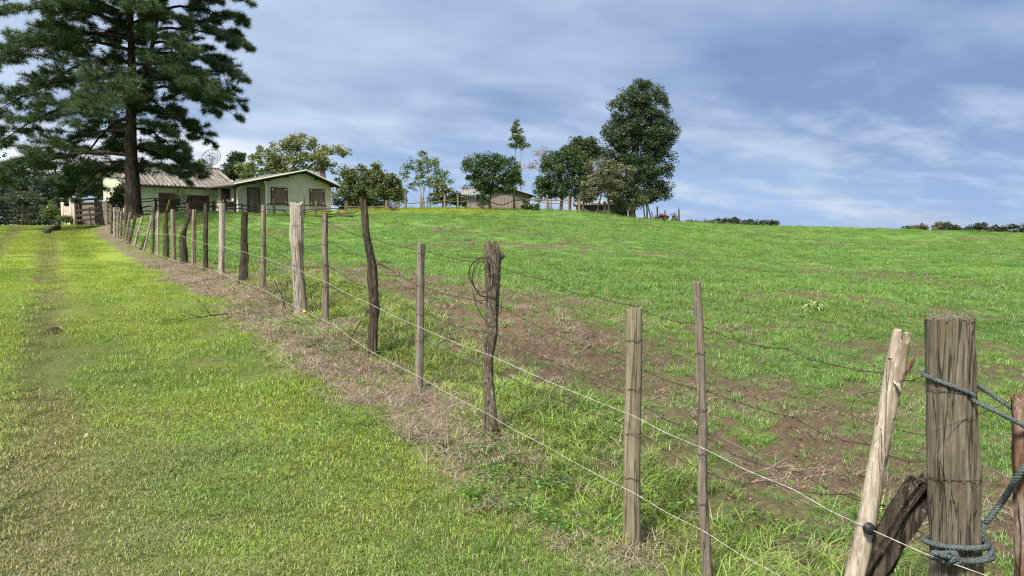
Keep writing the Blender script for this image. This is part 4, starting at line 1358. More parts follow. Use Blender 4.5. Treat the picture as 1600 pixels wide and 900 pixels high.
def roof_mat(name, c1, c2, c3):
    """corrugated fibre cement: sheets weather to different greys along the roof"""
    m, t = new_mat(name)
    oc = t.add('ShaderNodeTexCoord').outputs['Object']
    n1 = t.noise(t.vmul(oc, (5.2, .35, .35)), 1.0, 3.0, .6)
    n2 = t.noise(oc, 3.0, 6.0, .7)
    c = t.mix(t.ramp(n1, .40, .60), c1, c2)
    c = t.mix(t.math('MULTIPLY', t.ramp(n2, .48, .70), .75), c, c3)
    finish(t, c, .95, n2, .3, .02, .1)
    return m


M['roof_cement'] = roof_mat('fibre_cement_roof', (.245, .23, .205), (.10, .088, .078), (.065, .056, .048))
M['roof_house'] = roof_mat('old_tile_roof', (.20, .18, .16), (.13, .115, .10), (.07, .06, .05))
M['roof_barn'] = roof_mat('barn_sheet_roof', (.33, .32, .31), (.22, .21, .20), (.11, .10, .09))


def local(mb, name, mat, parent, smooth_=False):
    o = mb.build(name, mat, None, smooth_)
    o.parent = parent
    return o


def window(parent, x, z, wd, ht, mat_s, mat_f, y=0.0, panes=0, studs=False, nrm=-1, axis='x'):
    """boarded window: frame proud of the wall with a shutter set back in it"""
    def bx(mb, a0, a1, n0, n1, z0, z1):
        lo, hi = sorted((y + nrm * n0, y + nrm * n1))
        if axis == 'x': mb.box(a0, a1, lo, hi, z0, z1)
        else: mb.box(lo, hi, a0, a1, z0, z1)
    mb = MB(); t = .09
    bx(mb, x, x + wd, -.02, .07, z + ht - t, z + ht); bx(mb, x, x + wd, -.02, .07, z, z + t)
    bx(mb, x, x + t, -.02, .07, z + t, z + ht - t); bx(mb, x + wd - t, x + wd, -.02, .07, z + t, z + ht - t)
    w_ = local(mb, 'window', mat_f, parent)
    mb = MB(); nb = max(4, int(wd / .22)); bw = (wd - 2 * t) / nb
    for i in range(nb):
        bx(mb, x + t + i * bw + .006, x + t + (i + 1) * bw - .006, -.02, .025 + .008 * (i % 2), z + t, z + ht - t)
    local(mb, 'shutter', mat_s, w_)
    if panes:
        pw = (wd - 2 * t) / panes
        for i in range(panes):
            mb = MB(); bx(mb, x + t + i * pw + pw * .28, x + t + (i + 1) * pw - pw * .28, .03, .045, z + ht * .66, z + ht * .84)
            local(mb, 'pane', M['glass'], w_)
    if studs:
        for sx in (x + .16, x + wd - .16):
            for sz in (z + .16, z + ht - .16):
                mb = MB(); bx(mb, sx - .055, sx + .055, .03, .06, sz - .045, sz + .045); local(mb, 'fixing_plate', M['white_china'], w_)
    mb = MB(); bx(mb, x - .06, x + wd + .06, -.02, .10, z - .07, z - .003); local(mb, 'sill', mat_f, w_)
    return w_


# --- right house: low gable towards the field, its left roof slope running on over a recessed porch
Ya = 66.0
org = P(416, 335, Ya); org.z = H(org.x, org.y) - .25
houseR = empty('farm_house', org, 'pale green farmhouse with boarded windows under a wide low gable and a brick chimney', 'house', mat=frame_at(org, R(43)))
WL, DP, LX, RC = 6.27, 6.5, -2.15, .85
AX = 3.45                                        # ridge position along the front
apex = P(476, 267, Ya + AX * .682).z - org.z
zl = P(365, 288, Ya - 2.9 * .682).z - org.z      # left eave, 2.9 m left of the wall corner
ml = (apex - zl) / (AX + 2.9); mr = .37
rz_ = lambda x: apex - (ml * (AX - x) if x < AX else mr * (x - AX))
ov = .65
mb = MB()
vs = [(0, 0, 0), (WL, 0, 0), (WL, 0, rz_(WL) - .14), (AX, 0, apex - .14), (0, 0, rz_(0) - .14), (0, RC, 0), (0, RC, rz_(0) - .14), (LX, RC, 0), (LX, RC, rz_(LX) - .14), (LX, DP, 0), (LX, DP, rz_(LX) - .14), (WL, DP, 0), (WL, DP, rz_(WL) - .14), (AX, DP, apex - .14)]
mb.add(vs, [(0, 1, 2, 3, 4), (5, 0, 4, 6), (7, 5, 6, 8), (9, 7, 8, 10), (11, 9, 10, 13, 12), (1, 11, 12, 2)])
local(mb, 'wall', M['wall_green'], houseR)
mb = MB(); mb.box(-.03, WL + .03, -.03, RC - .04, 0, .42); mb.box(LX - .03, WL + .03, RC - .035, DP + .03, 0, .42); local(mb, 'plinth', M['stone'], houseR)
mb = MB()
xl_, xr_ = -3.0, WL + .55
corrugated(mb, (AX, -ov, apex), (AX, DP + .5, apex), (xl_, -ov, rz_(xl_)), (xl_, DP + .5, rz_(xl_)), .30, .03, .06)
corrugated(mb, (AX, -ov, apex), (AX, DP + .5, apex), (xr_, -ov, rz_(xr_)), (xr_, DP + .5, rz_(xr_)), .30, .03, .06)
rf = local(mb, 'roof', M['roof_house'], houseR)
for xe in (xl_, xr_):
    mb = MB(); mb.tube([(AX, -ov - .03, apex + .03), (xe, -ov - .03, rz_(xe) + .03)], .055, 6); local(mb, 'verge_trim', M['white_paint'], rf)
    mb = MB(); mb.tube([(AX, -ov + .08, apex - .14), (xe * .985, -ov + .08, rz_(xe) - .14)], .085, 4); local(mb, 'barge_board', M['timber_dark'], rf)
for x in (-2.6, -1.2, .15, 1.8, AX, 4.7, WL - .1):
    mb = MB(); mb.box(x - .06, x + .06, -ov + .03, (RC if x < 0 else 0) - .01, rz_(x) - .30, rz_(x) - .16); local(mb, 'rafter_end', M['timber_dark'], rf)
window(houseR, .45, 1.15, 1.54, 1.42, M['shutter_grey'], M['frame_brown'], 0, 0, True)
window(houseR, 4.08, 1.15, 1.50, 1.42, M['shutter_grey'], M['frame_brown'], 0, 0, True)
mb = MB()
for (a0, a1, z0, z1) in ((-1.28, -1.18, .3, 2.42), (-.26, -.16, .3, 2.42), (-1.28, -.16, 2.425, 2.52)):
    mb.box(a0, a1, RC - .07, RC + .02, z0, z1)
dr = local(mb, 'door_frame', M['frame_brown'], houseR)
mb = MB()
for i in range(5): mb.box(-1.175 + i * .183, -1.175 + (i + 1) * .183 - .008, RC - .035 - .006 * (i % 2), RC + .02, .3, 2.42)
d_ = local(mb, 'door', M['shutter_grey'], houseR)
mb = MB(); mb.tube([(-1.05, RC - .04, 1.35), (-1.05, RC - .10, 1.35)], .035, 8); local(mb, 'handle', M['metal_grey'], d_)
mb = MB(); mb.tube([(-.03, -.12, .1), (-.03, -.12, rz_(0) - .85), (-.05, -.14, rz_(0) - .62), (-.30, -.5, rz_(0) - .25)], .06, 8); local(mb, 'downpipe', M['white_paint'], houseR)
mb = MB(); mb.tube([(LX - .02, RC - .1, .1), (LX - .02, RC - .1, rz_(LX) - .7), (LX + .12, RC - .5, rz_(LX) - .25)], .055, 8); local(mb, 'downpipe', M['white_paint'], houseR)
mb = MB(); mb.tube([(xl_ - .05, -ov, rz_(xl_) - .12), (xl_ - .05, DP + .4, rz_(xl_) - .12)], .07, 8); local(mb, 'gutter', M['timber_dark'], houseR)
ch = empty('chimney', (0, 0, 0), None, None); ch.parent = houseR; ch.matrix_local = Matrix.Identity(4)
mb = MB(); mb.box(WL - .60, WL - .02, .9, 1.5, .5, apex + .16); local(mb, 'stack', M['brick'], ch)
mb = MB(); mb.box(WL - .74, WL + .12, .76, 1.64, apex + .30, apex + .39); local(mb, 'cap', M['timber_dark'], ch)
for cx_ in (WL - .58, WL - .14):
    for cy_ in (.92, 1.38):
        mb = MB(); mb.box(cx_, cx_ + .1, cy_, cy_ + .1, apex + .165, apex + .295); local(mb, 'cap_brick', M['brick'], ch)
# near-black wall paints the deep shade between the houses, under the long slope
mb = MB(); mb.box(xl_ + .05, LX - .06, 2.2, 2.32, 0, rz_(xl_) - .2); local(mb, 'passage_shade_wall', M['timber_dark'], houseR)
mb = MB(); mb.box(xl_ + .1, xl_ + .24, -.3, -.16, 0, rz_(xl_) - .12); local(mb, 'porch_post', M['timber_dark'], houseR)

# --- left house: long low roof behind the pine
org = Vector((-31.5, 63.1, 0))
org.z = 1.05 + EYE
L1 = 9.35; DB = 3.2
houseL = empty('farm_house', org, 'long cream green farmhouse with corrugated roof and red brown shutters behind the big pine', 'house', mat=frame_at(org, R(48)))
ez = P(366, 292, 70.0).z + .12 - org.z
rz = ez + 1.65; BK = 1.6
mb = MB()
vs = [(0, 0, -.6), (L1, 0, -.6), (L1, 0, ez - .05), (0, 0, ez - .05), (0, DB, rz - .12), (L1, DB, rz - .12), (0, DB + BK, -.6), (L1, DB + BK, -.6), (0, DB + BK, ez + .6), (L1, DB + BK, ez + .6)]
mb.add(vs, [(0, 1, 2, 3), (0, 3, 4, 8, 6), (1, 7, 9, 5, 2), (6, 8, 9, 7)])
local(mb, 'wall', M['wall_cream'], houseL)
mb = MB()
sl2 = (rz - ez) / DB
corrugated(mb, (-.5, DB, rz), (L1 + .35, DB, rz), (-.5, -.55, ez - .55 * sl2 + .0), (L1 + .35, -.55, ez - .55 * sl2), .34, .05, .04)
corrugated(mb, (-.5, DB, rz), (L1 + .35, DB, rz), (-.5, DB + BK + .4, ez + .5), (L1 + .35, DB + BK + .4, ez + .5), .34, .05, .04)
rf = local(mb, 'roof', M['roof_cement'], houseL)
mb = MB(); mb.tube([(-.5, DB, rz + .06), (L1 + .35, DB, rz + .06)], .09, 6); local(mb, 'ridge_cap', M['roof_house'], rf)
mb = MB(); mb.tube([(-.5, -.62, ez - .55 * sl2 - .12), (L1 + .35, -.62, ez - .55 * sl2 - .12)], .09, 8); local(mb, 'gutter', M['timber_dark'], houseL)


def wx(u, off=0.0):
    """distance along the left house front that shows at column u"""
    k = (u - 800) / F; c, s_ = math.cos(R(48)), math.sin(R(48))
    return (k * org.y - org.x) / (c - k * s_)


x0, x1 = wx(253), wx(277)
mb = MB()
for i in range(4):
    mb.box(x0 + (x1 - x0) * i / 4, x0 + (x1 - x0) * (i + 1) / 4 - .01, -.05 - .006 * (i % 2), .02, .05, 2.25)
d_ = local(mb, 'door', M['shutter_red'], houseL)
mb = MB(); mb.box(x0 - .1, x0 - .005, -.08, .02, .05, 2.25); mb.box(x1 + .0, x1 + .1, -.08, .02, .05, 2.25); mb.box(x0 - .1, x1 + .1, -.08, .02, 2.255, 2.37); local(mb, 'door_frame', M['frame_brown'], d_)
x0, x1 = wx(296), wx(329)
window(houseL, x0, .75, x1 - x0, 1.52, M['shutter_red'], M['frame_brown'], 0, 4)
window(houseL, 2.0, .95, .55, 1.25, M['glass'], M['frame_brown'], 0, 0, False, -1, 'y')

# outdoor oven block under the passage
q = P(362, 334, 65.0); q.z = H(q.x, q.y)
ov_ = empty('outdoor_oven', q, 'grey stone outdoor oven with a white basin on it between the two houses', 'oven', mat=frame_at(q, R(35)))
mb = MB(); mb.box(-.9, .9, 0, .8, -.2, .75); mb.box(-.75, .85, .03, .75, .75, 1.25); local(mb, 'body', M['stone'], ov_)
mb = MB(); mb.box(-.45, .35, -.03, .01, .8, 1.15); local(mb, 'mouth_shade_plate', M['timber_dark'], ov_)  # solid dark plate, stands for the shade inside the oven mouth
mb = MB(); mb.tube([(.45, .4, 1.25), (.45, .4, 1.33), (.45, .4, 1.47), (.45, .4, 1.52)], [.30, .34, .26, .08], 14); local(mb, 'basin', M['white_china'], ov_)
mb = MB(); mb.tube([(-.3, .4, 1.25), (-.3, .4, 1.4)], [.28, .22], 10); local(mb, 'stone_lid', M['stone'], ov_)

# satellite dish on a pole behind the roof
Yd = 74.0
q = P(331, 305, Yd); q.z = H(q.x, q.y)
dish = empty('satellite_dish', q, 'large grey mesh satellite dish on a pole above the corrugated roof', 'satellite dish')
c0 = P(331, 248, Yd) - q
mb = MB(); mb.tube([(0, 0, -.2), (c0.x, c0.y, c0.z - .2)], .06, 8); local(mb, 'pole', M['metal_grey'], dish)
ax = Vector((-.05, -.86, .45)).normalized(); e1 = ax.orthogonal().normalized(); e2 = ax.cross(e1)
mb = MB()
rr = .92
pt = lambda r, a: c0 + (e1 * math.cos(a) + e2 * math.sin(a)) * r + ax * (r * r * .36 - .1)
for r in (.3, .6, rr):
    mb.tube([pt(r, a) for a in np.linspace(0, 2 * math.pi, 29)], .024 if r < rr else .034, 5)
for k in range(16):
    a = 2 * math.pi * k / 16; mb.tube([pt(r, a) for r in (.05, .3, .6, rr)], .020, 4)
local(mb, 'mesh_reflector', M['metal_grey'], dish)
mb = MB()
fp = c0 + ax * .62
for k in range(3):
    a = 2 * math.pi * k / 3; mb.tube([pt(.7, a), fp], .014, 4)
mb.tube([fp - ax * .1, fp + ax * .08], .06, 8); local(mb, 'feed_horn', M['metal_grey'], dish)

# --- plank barn on the crest
Yb = 80.0
q = P(768, 327, Yb); q.z = H(q.x, q.y) - .3
barn = empty('plank_barn', q, 'low barn of weathered grey planks with a shallow gable behind the round tree', 'barn', mat=frame_at(q, R(4)))
GW = 4.0; ht = P(768, 304, Yb).z - q.z; rg_z = P(788, 294, Yb).z - q.z


def plank_wall(mb, x0, x1, y, ztop, z0=0, wdt=.17, rg=random.Random(3)):
    x = x0
    while x < x1 - .02:
        xe = min(x + wdt * rg.uniform(.8, 1.2), x1); g = rg.uniform(0, .015)
        za, zb = ztop(x) - rg.uniform(0, .04), ztop(xe)
        vs = [(x, y - g, z0), (xe - .012, y - g, z0), (xe - .012, y - g, zb), (x, y - g, za), (x, y + .03, z0), (xe - .012, y + .03, z0), (xe - .012, y + .03, zb), (x, y + .03, za)]
        mb.add(vs, [(0, 1, 2, 3), (5, 4, 7, 6), (0, 4, 5, 1), (3, 2, 6, 7), (0, 3, 7, 4), (1, 5, 6, 2)], rg.random())
        x = xe


ztop = lambda x: ht + (rg_z - ht) * (1 - abs(x - 1.45) / 2.55 if x > 1.45 else 1 - (1.45 - x) / 2.2 * .9)
mb = MB(); plank_wall(mb, 0, GW, 0, ztop); mb.box(0, GW, 4.9, 4.95, 0, ht); mb.box(-.03, .02, .04, 4.9, 0, ht); mb.box(GW - .02, GW + .03, .04, 4.9, 0, ht - .1)
local(mb, 'gable_wall', M['barn'], barn)
mb = MB()
corrugated(mb, (1.45, -.45, rg_z + .12), (1.45, 5.3, rg_z + .12), (GW + .5, -.45, ht - .12), (GW + .5, 5.3, ht - .12), .25, .03, .05)
corrugated(mb, (1.45, -.45, rg_z + .12), (1.45, 5.3, rg_z + .12), (-.6, -.45, ht + .22), (-.6, 5.3, ht + .22), .25, .03, .05)
rf = local(mb, 'roof', M['roof_barn'], barn)
mb = MB(); mb.tube([(1.45, -.47, rg_z + .04), (GW + .5, -.47, ht - .20)], .07, 4); local(mb, 'barge_board', M['timber_dark'], rf)
xl = P(726, 325, Yb).x - P(768, 325, Yb).x
mb = MB(); plank_wall(mb, xl, -.05, .6, lambda x: ht - .05); mb.box(xl, xl + .05, .6, 4.5, 0, ht - .05); local(mb, 'side_wall', M['barn'], barn)
mb = MB(); corrugated(mb, (xl - .5, 2.8, ht + .75), (.3, 2.8, ht + .75), (xl - .5, .05, ht - .0), (.3, .05, ht - .0), .25, .03, .05); local(mb, 'side_roof', M['roof_zinc'], barn)

# --- grey plank shed behind the trees on the right
Yh = 84.0
q = P(902, 333, Yh); q.z = H(q.x, q.y) - .3
shed = empty('plank_shed', q, 'grey plank shed half hidden behind the trunks of the tall tree group', 'shed', mat=frame_at(q, R(-2)))
Ls = 78 * ppm(Yh); hs = P(902, 320, Yh).z - q.z
mb = MB(); plank_wall(mb, 0, Ls, 0, lambda x: hs - .05); mb.box(0, Ls, 3.4, 3.45, 0, hs); mb.box(0, .05, .04, 3.4, 0, hs); mb.box(Ls - .05, Ls, .04, 3.4, 0, hs); local(mb, 'wall', M['barn'], shed)
mb = MB(); corrugated(mb, (-.3, 1.8, hs + .55), (Ls + .3, 1.8, hs + .55), (-.3, -.4, hs), (Ls + .3, -.4, hs), .25, .03, .05); corrugated(mb, (-.3, 1.8, hs + .55), (Ls + .3, 1.8, hs + .55), (-.3, 3.9, hs), (Ls + .3, 3.9, hs), .25, .03, .05); local(mb, 'roof', M['roof_barn'], shed)
q0, q1 = P(935, 330, 80.5), P(921, 323, 81.5)
mb = MB(); q0 = P(928, 333, 80); q0.z = H(q0.x, q0.y); q1 = P(909, 325, 83.6)
mb.tube([q0, q1], .07, 4); tag(mb.build('pale_plank', M['white_paint'], None, False, loc=q0), 'pale plank leaning against the shed behind the trunks', 'plank')


# ------------------------------------------------------------------ yard fences, gate
def rail_fence(name, label, posts, rails, mat_p, mat_r, rp=.06, rr_=.042, seed=0, cat='fence'):
    """posts: (u, vtop, Y, width px) ; rails: list of pixel polylines with depth"""
    rg = random.Random(seed)
    u, v, Y = posts[0][:3]; q = P(u, v, Y); q.z = H(q.x, q.y)
    root = empty(name, q, label, cat)
    for (u, v, Y, wpx) in posts:
        t_ = P(u, v, Y); b = Vector((t_.x + rg.gauss(0, .03), t_.y, H(t_.x, t_.y)))
        o = grow_post('post', b, t_, wpx * ppm(Y) / 2 * .86, wpx * ppm(Y) / 2 * .72, mat_p, int(seed * 100 + u), crook=.02, lump=.1, sides=9, jag=.03, ring=.12)
        loc = o.location.copy(); o.parent = root; o.location = loc - root.location
    for pl in rails:
        pts = []
        for i in range(len(pl) - 1):
            (u0, v0, Y0), (u1, v1, Y1) = pl[i], pl[i + 1]
            for j in range(5):
                k = j / 5; p = P(u0 + (u1 - u0) * k, v0 + (v1 - v0) * k, Y0 + (Y1 - Y0) * k)
                p += Vector((0, rg.gauss(0, .02), rg.gauss(0, .025))); pts.append(p)
        pts.append(P(*pl[-1]))
        mb = MB(); r0 = rr_ * rg.uniform(.85, 1.15); mb.tube(pts, [r0 * rg.uniform(.8, 1.15) for _ in pts], 7)
        o = mb.build('rail', mat_r, None, True, loc=root.location); o.location = (0, 0, 0); o.parent = root
    return root


yl = lambda u: 52 + (u - 160) * .022
mk = lambda pts: [(u, v, yl(u)) for u, v in pts]
rail_fence('rail_fence', 'dark pole rail fence with four rails in front of the long farmhouse', [(u, v, yl(u), w_) for u, v, w_ in ((173, 308, 5), (243, 309, 5), (262, 306, 5), (293, 308, 5), (334, 314, 5), (352, 309, 6))],
           [mk([(166, 310), (205, 312), (243, 310), (293, 317), (352, 316), (366, 318)]), mk([(166, 316), (205, 318), (243, 313), (262, 315), (320, 322), (366, 322)]), mk([(168, 323), (222, 325), (250, 321), (290, 324), (330, 324), (366, 327)]), mk([(170, 331), (222, 331), (262, 328), (300, 330), (352, 331)]), mk([(172, 336), (222, 335), (262, 334), (300, 336)])],
           M['rail'], M['rail'], seed=1)
yr = lambda u: 56.5 + (u - 360) * .035
mk = lambda pts: [(u, v, yr(u)) for u, v in pts]
rail_fence('rail_fence', 'brown two rail pole fence in front of the gabled house', [(u, v, yr(u), w_) for u, v, w_ in ((378, 318, 4), (393, 316, 4), (404, 318, 4), (428, 311, 5), (475, 306, 4), (494, 314, 4), (540, 317, 4))],
           [mk([(360, 318), (380, 321), (404, 323), (428, 317), (452, 321), (475, 320), (510, 322)]), mk([(360, 326), (392, 328), (428, 328), (452, 329), (475, 328), (500, 327), (560, 325)]), mk([(428, 327), (442, 328), (452, 338)])],
           M['post_grey'], M['rail'], seed=2)
yc = lambda u: 69 + (u - 560) * .024
mk = lambda pts: [(u, v, yc(u)) for u, v in pts]
rail_fence('yard_fence', 'light pole fence of single thin rails along the top of the field', [(u, v, yc(u), w_) for u, v, w_ in ((542, 314, 3), (604, 313, 5), (634, 297, 4.5), (661, 308, 5), (668, 306, 2.5), (695, 304, 5), (715, 303, 4), (752, 309, 4), (765, 309, 4), (803, 305, 3.5), (855, 304, 4.5), (889, 307, 4), (905, 309, 5), (945, 314, 4), (951, 313, 4))],
           [mk([(530, 321), (560, 324), (604, 322), (634, 317), (668, 317), (695, 314), (715, 315), (752, 314)]), mk([(752, 313), (768, 316), (785, 321), (803, 313), (830, 312), (855, 313), (889, 313), (905, 313)]), mk([(803, 312), (822, 311), (855, 318), (889, 317), (918, 317), (951, 319)]), mk([(575, 336), (604, 324), (630, 313)])],
           M['rail_light'], M['rail_light'], rr_=.04, seed=3)
for k, (ub, vb, ut, vt, lab) in enumerate([(1008, 342, 1005, 322, 'dark stub post right beside the trunk of the tallest tree'), (1018, 343, 1011, 316, 'dark tilted stake right of the tallest tree, leaning into its crown'), (1022, 344, 1018, 331, 'short stake tilted left on the ridge'),
                                           (1027, 345, 1027, 322, 'thin upright stake left of the brown dead bush'), (1040, 346, 1039, 328, 'thick stub behind the brown dead bush'), (1061, 347, 1061, 326, 'last dark stake at the right end of the ridge fence')]):
    Yq = 78 + k * .4; b = P(ub, vb, Yq); b.z = H(b.x, b.y)
    tag(grow_post('ridge_stake', b, P(ut, vt, Yq), .085 if k != 4 else .15, .075, M['post_dark'] if k not in (2, 4) else M['post_brown'], 60 + k, crook=.03, lump=.1, sides=8, jag=.05, ring=.15), lab, 'stake', 'old stakes on the ridge right of the trees')

# rail gate at the end of the track
Yt = 52.0
q = P(118, 349, Yt); q.z = H(q.x, q.y)
gate = empty('rail_gate', q, 'dark timber rail gate with five bars where the grass track reaches the farm', 'gate')
for (u, v, wpx) in ((118.5, 309, 6), (125, 311, 4), (149.5, 310, 5), (155, 314, 6)):
    t_ = P(u, v, Yt); b = Vector((t_.x, t_.y, H(t_.x, t_.y)))
    o = grow_post('post', b, t_, wpx * ppm(Yt) / 2, wpx * ppm(Yt) / 2, M['post_dark'] if u < 130 else M['post_grey'], int(900 + u), crook=.02, sides=9, ring=.12)
    loc = o.location.copy(); o.parent = gate; o.location = loc - gate.location
for (v0, v1) in ((313, 311), (320, 318), (329, 327), (337, 335), (345, 342)):
    mb = MB(); p0, p1 = P(119, v0, Yt - .15), P(155, v1, Yt - .15)
    d = p1 - p0; mb.tube([p0, p0 + d * .5 + Vector((0, 0, .02)), p1], .10, 4, ref=(0, .7, .7))
    o = mb.build('rail', M['rail'], None, False, loc=gate.location); o.location = (0, 0, 0); o.parent = gate
mb = MB(); b = P(143, 353, 50.5); b.z = H(b.x, b.y)
mb.tube([b, P(140.5, 335, 50.5), P(139, 326, 50.5)], [.04, .04, .05], 7); mb.tube([P(138.5, 325, 50.5), P(145, 324, 50.5)], .035, 6)
tag(mb.build('forked_stick', M['post_pale'], None, True, loc=b), 'thin pale forked stick standing in front of the rail gate', 'stick')
# pinkish board wall left of the gate
q = P(97, 343, 60); q.z = H(q.x, q.y)
bw = empty('board_wall', q, 'pinkish white board wall with three posts left of the rail gate', 'wall')
A0, A1 = P(98, 318, 60), P(117, 309, 55)
nb = 12
bw['kind'] = 'thing'
mb = MB()
for i in range(nb):
    a, b = A0.lerp(A1, i / nb), A0.lerp(A1, (i + .96) / nb)
    th = Vector((.03, .03, 0)) * (1 + .3 * (i % 2))
    sag = .25 * math.sin(math.pi * (i + .5) / nb)
    vs = [Vector((p.x, p.y, z)) + o_ for o_ in (Vector((0, 0, 0)), th) for (p, z) in ((a, H(a.x, a.y) - .2), (b, H(b.x, b.y) - .2), (b, b.z - .15 - sag), (a, a.z - .15 - sag))]
    mb.add(vs, [(0, 1, 2, 3), (5, 4, 7, 6), (3, 2, 6, 7), (0, 3, 7, 4), (1, 5, 6, 2)], i / nb)
o = mb.build('boards', M['board_pink'], None, False, loc=bw.location); o.location = (0, 0, 0); o.parent = bw
for k in (0, .72, 1.0):
    p = A0.lerp(A1, k); mb = MB(); mb.tube([Vector((p.x + .05, p.y - .12, H(p.x, p.y) - .2)), Vector((p.x + .05, p.y - .12, p.z + .1))], .12, 7)
    o = mb.build('post', M['board_pink'], None, True, loc=bw.location); o.location = (0, 0, 0); o.parent = bw

q = P(122, 345, 57); q.z = H(q.x, q.y)
lw = empty('low_wall', q, 'low grey brown wall with painted-in shade behind the bars of the rail gate', 'wall'); lw['kind'] = 'thing'  # face and coping take a darker brown that paints in the wall's shade
a_, b_ = P(120, 317, 58), P(190, 316, 57); d_ = (b_ - a_).normalized(); n_ = Vector((d_.y, -d_.x, 0)) * .12
mb = MB(); z0 = min(H(a_.x, a_.y), H(b_.x, b_.y)) - .4
mb.add([(p.x, p.y, z) for z in (z0, a_.z) for p in (a_, b_, b_ - n_, a_ - n_)], [(3, 2, 1, 0), (4, 5, 6, 7), (0, 1, 5, 4), (1, 2, 6, 5), (2, 3, 7, 6), (3, 0, 4, 7)])
o = mb.build('rendered_face', M['stone'], None, False, loc=lw.location); o.location = (0, 0, 0); o.parent = lw
mb = MB(); mb.add([(p.x, p.y, z) for z in (a_.z + .003, a_.z + .09) for p in (a_ + n_ * .4, b_ + n_ * .4, b_ - n_ * 1.4, a_ - n_ * 1.4)], [(3, 2, 1, 0), (4, 5, 6, 7), (0, 1, 5, 4), (1, 2, 6, 5), (2, 3, 7, 6), (3, 0, 4, 7)])
o = mb.build('coping', M['stone'], None, False, loc=lw.location); o.location = (0, 0, 0); o.parent = lw

# ------------------------------------------------------------------ trees
def quads_from(centers, size, rng, up=0.0, aspect=.62):
    """one bent leaf (two triangles) per centre, random directions"""
    k = len(centers)
    d = rng.normal(0, 1, (k, 3)); d[:, 2] *= .6; d /= np.linalg.norm(d, axis=1)[:, None]
    e = rng.normal(0, 1, (k, 3)); e -= d * (e * d).sum(1)[:, None]; e /= np.linalg.norm(e, axis=1)[:, None]
    nrm = np.cross(d, e)
    s = (size * rng.uniform(.6, 1.35, k))[:, None]
    v = np.stack([centers - d * s, centers - e * s * aspect + nrm * s * .18, centers + d * s, centers + e * s * aspect + nrm * s * .18], 1)
    f = np.arange(k)[:, None] * 4
    fc = np.concatenate([f + np.array([[0, 1, 2]]), f + np.array([[0, 2, 3]])], 1)
    return v.reshape(-1, 3), fc.ravel()


def broadleaf(name, label, Y, base, lobes, leaf, mat, mat_b, trunks, nclump=60, nleaf=60, clump=.55, group=None, seed=0, cat='tree', limbs=10, inner=.35, flat=.75, trunk_r=.2, depth=1.0, extra=None, limb_r=.06):
    """lobes in photo pixels (u, v, ru, rv) at depth Y: real clumps of leaves round real limbs"""
    rng = np.random.default_rng(1000 + seed); rg = random.Random(seed)
    bu, bv = base; b = P(bu, bv, Y); b.z = H(b.x, b.y) - .1
    root = empty(name, b, label, cat, group)
    cl = []; lob = []
    tot = sum(l[2] * l[3] for l in lobes)
    for l in lobes:
        u, v, ru, rv = l[:4]; dy = l[4] if len(l) > 4 else 0.0
        c = np.array(P(u, v, Y)); c[1] += dy
        rx, rz = ru * ppm(Y), rv * ppm(Y); ry = min(rx, max(rz, rx * .6)) * depth
        k = max(4, int(nclump * l[2] * l[3] / tot))
        d = rng.normal(0, 1, (k, 3)); d /= np.linalg.norm(d, axis=1)[:, None]
        r = (inner + (1 - inner) * rng.random(k) ** .55)[:, None]
        cl.append(c + d * r * np.array([rx, ry, rz])); lob.append((c, rx, ry, rz))
    cl = np.concatenate(cl)
    cs = clump * rng.uniform(.55, 1.3, len(cl))
    cen = np.repeat(cl, nleaf, 0); rs = np.repeat(cs, nleaf)[:, None]
    d = rng.normal(0, 1, cen.shape); d *= (np.minimum(1.0, rng.random(len(cen)) ** .45 * 1.02) / np.linalg.norm(d, axis=1))[:, None]
    d[:, 2] *= flat
    cen = cen + d * rs
    V, Fc = quads_from(cen, leaf, rng)
    tone_c = np.repeat(rng.uniform(-.20, .20, len(cl)), nleaf)
    rn = np.clip(rng.beta(2, 2, len(cen)) + tone_c, 0, 1)
    crown = raw_mesh('crown', V - np.array(b), Fc, 3, M[mat], {'rnd': np.repeat(rn, 2)}, parent=root)
    # trunk with limbs reaching the clumps
    mb = MB()
    tips = []
    for (pts, r0) in trunks:
        pp = [P(u, v, Y + (dy[0] if dy else 0)) for (u, v, *dy) in pts]
        pp[0].z = H(pp[0].x, pp[0].y) - .25
        pc = catmull(pp, 5)
        for q in pc[1:]: q += Vector((rg.gauss(0, r0 * .15), rg.gauss(0, r0 * .15), 0))
        m_ = len(pc)
        mb.tube(pc, [r0 * (1.25 if i == 0 else 1) * (1 - .72 * i / m_) for i in range(m_)], 9, jitter=.06, rng=rg)
        tips += [(p, r0 * (1 - .72 * i / m_)) for i, p in enumerate(pc) if i > m_ * .35]
    for k in range(limbs):
        t_ = Vector(cl[rng.integers(len(cl))])
        p0, rr_ = min(tips, key=lambda q: (q[0] - t_).length + 1.5 * max(0, q[0].z - t_.z + .5) + rg.random() * 1.0)
        mid = p0.lerp(t_, .5) + Vector((rg.gauss(0, .2), rg.gauss(0, .2), rg.uniform(.0, .4)))
        mb.tube(catmull([p0, mid, t_], 4), [min(rr_, limb_r) * (1 - .085 * i) for i in range(9)], 6)
    under(root, mb, 'trunk', M[mat_b])
    return root, crown


BL = broadleaf
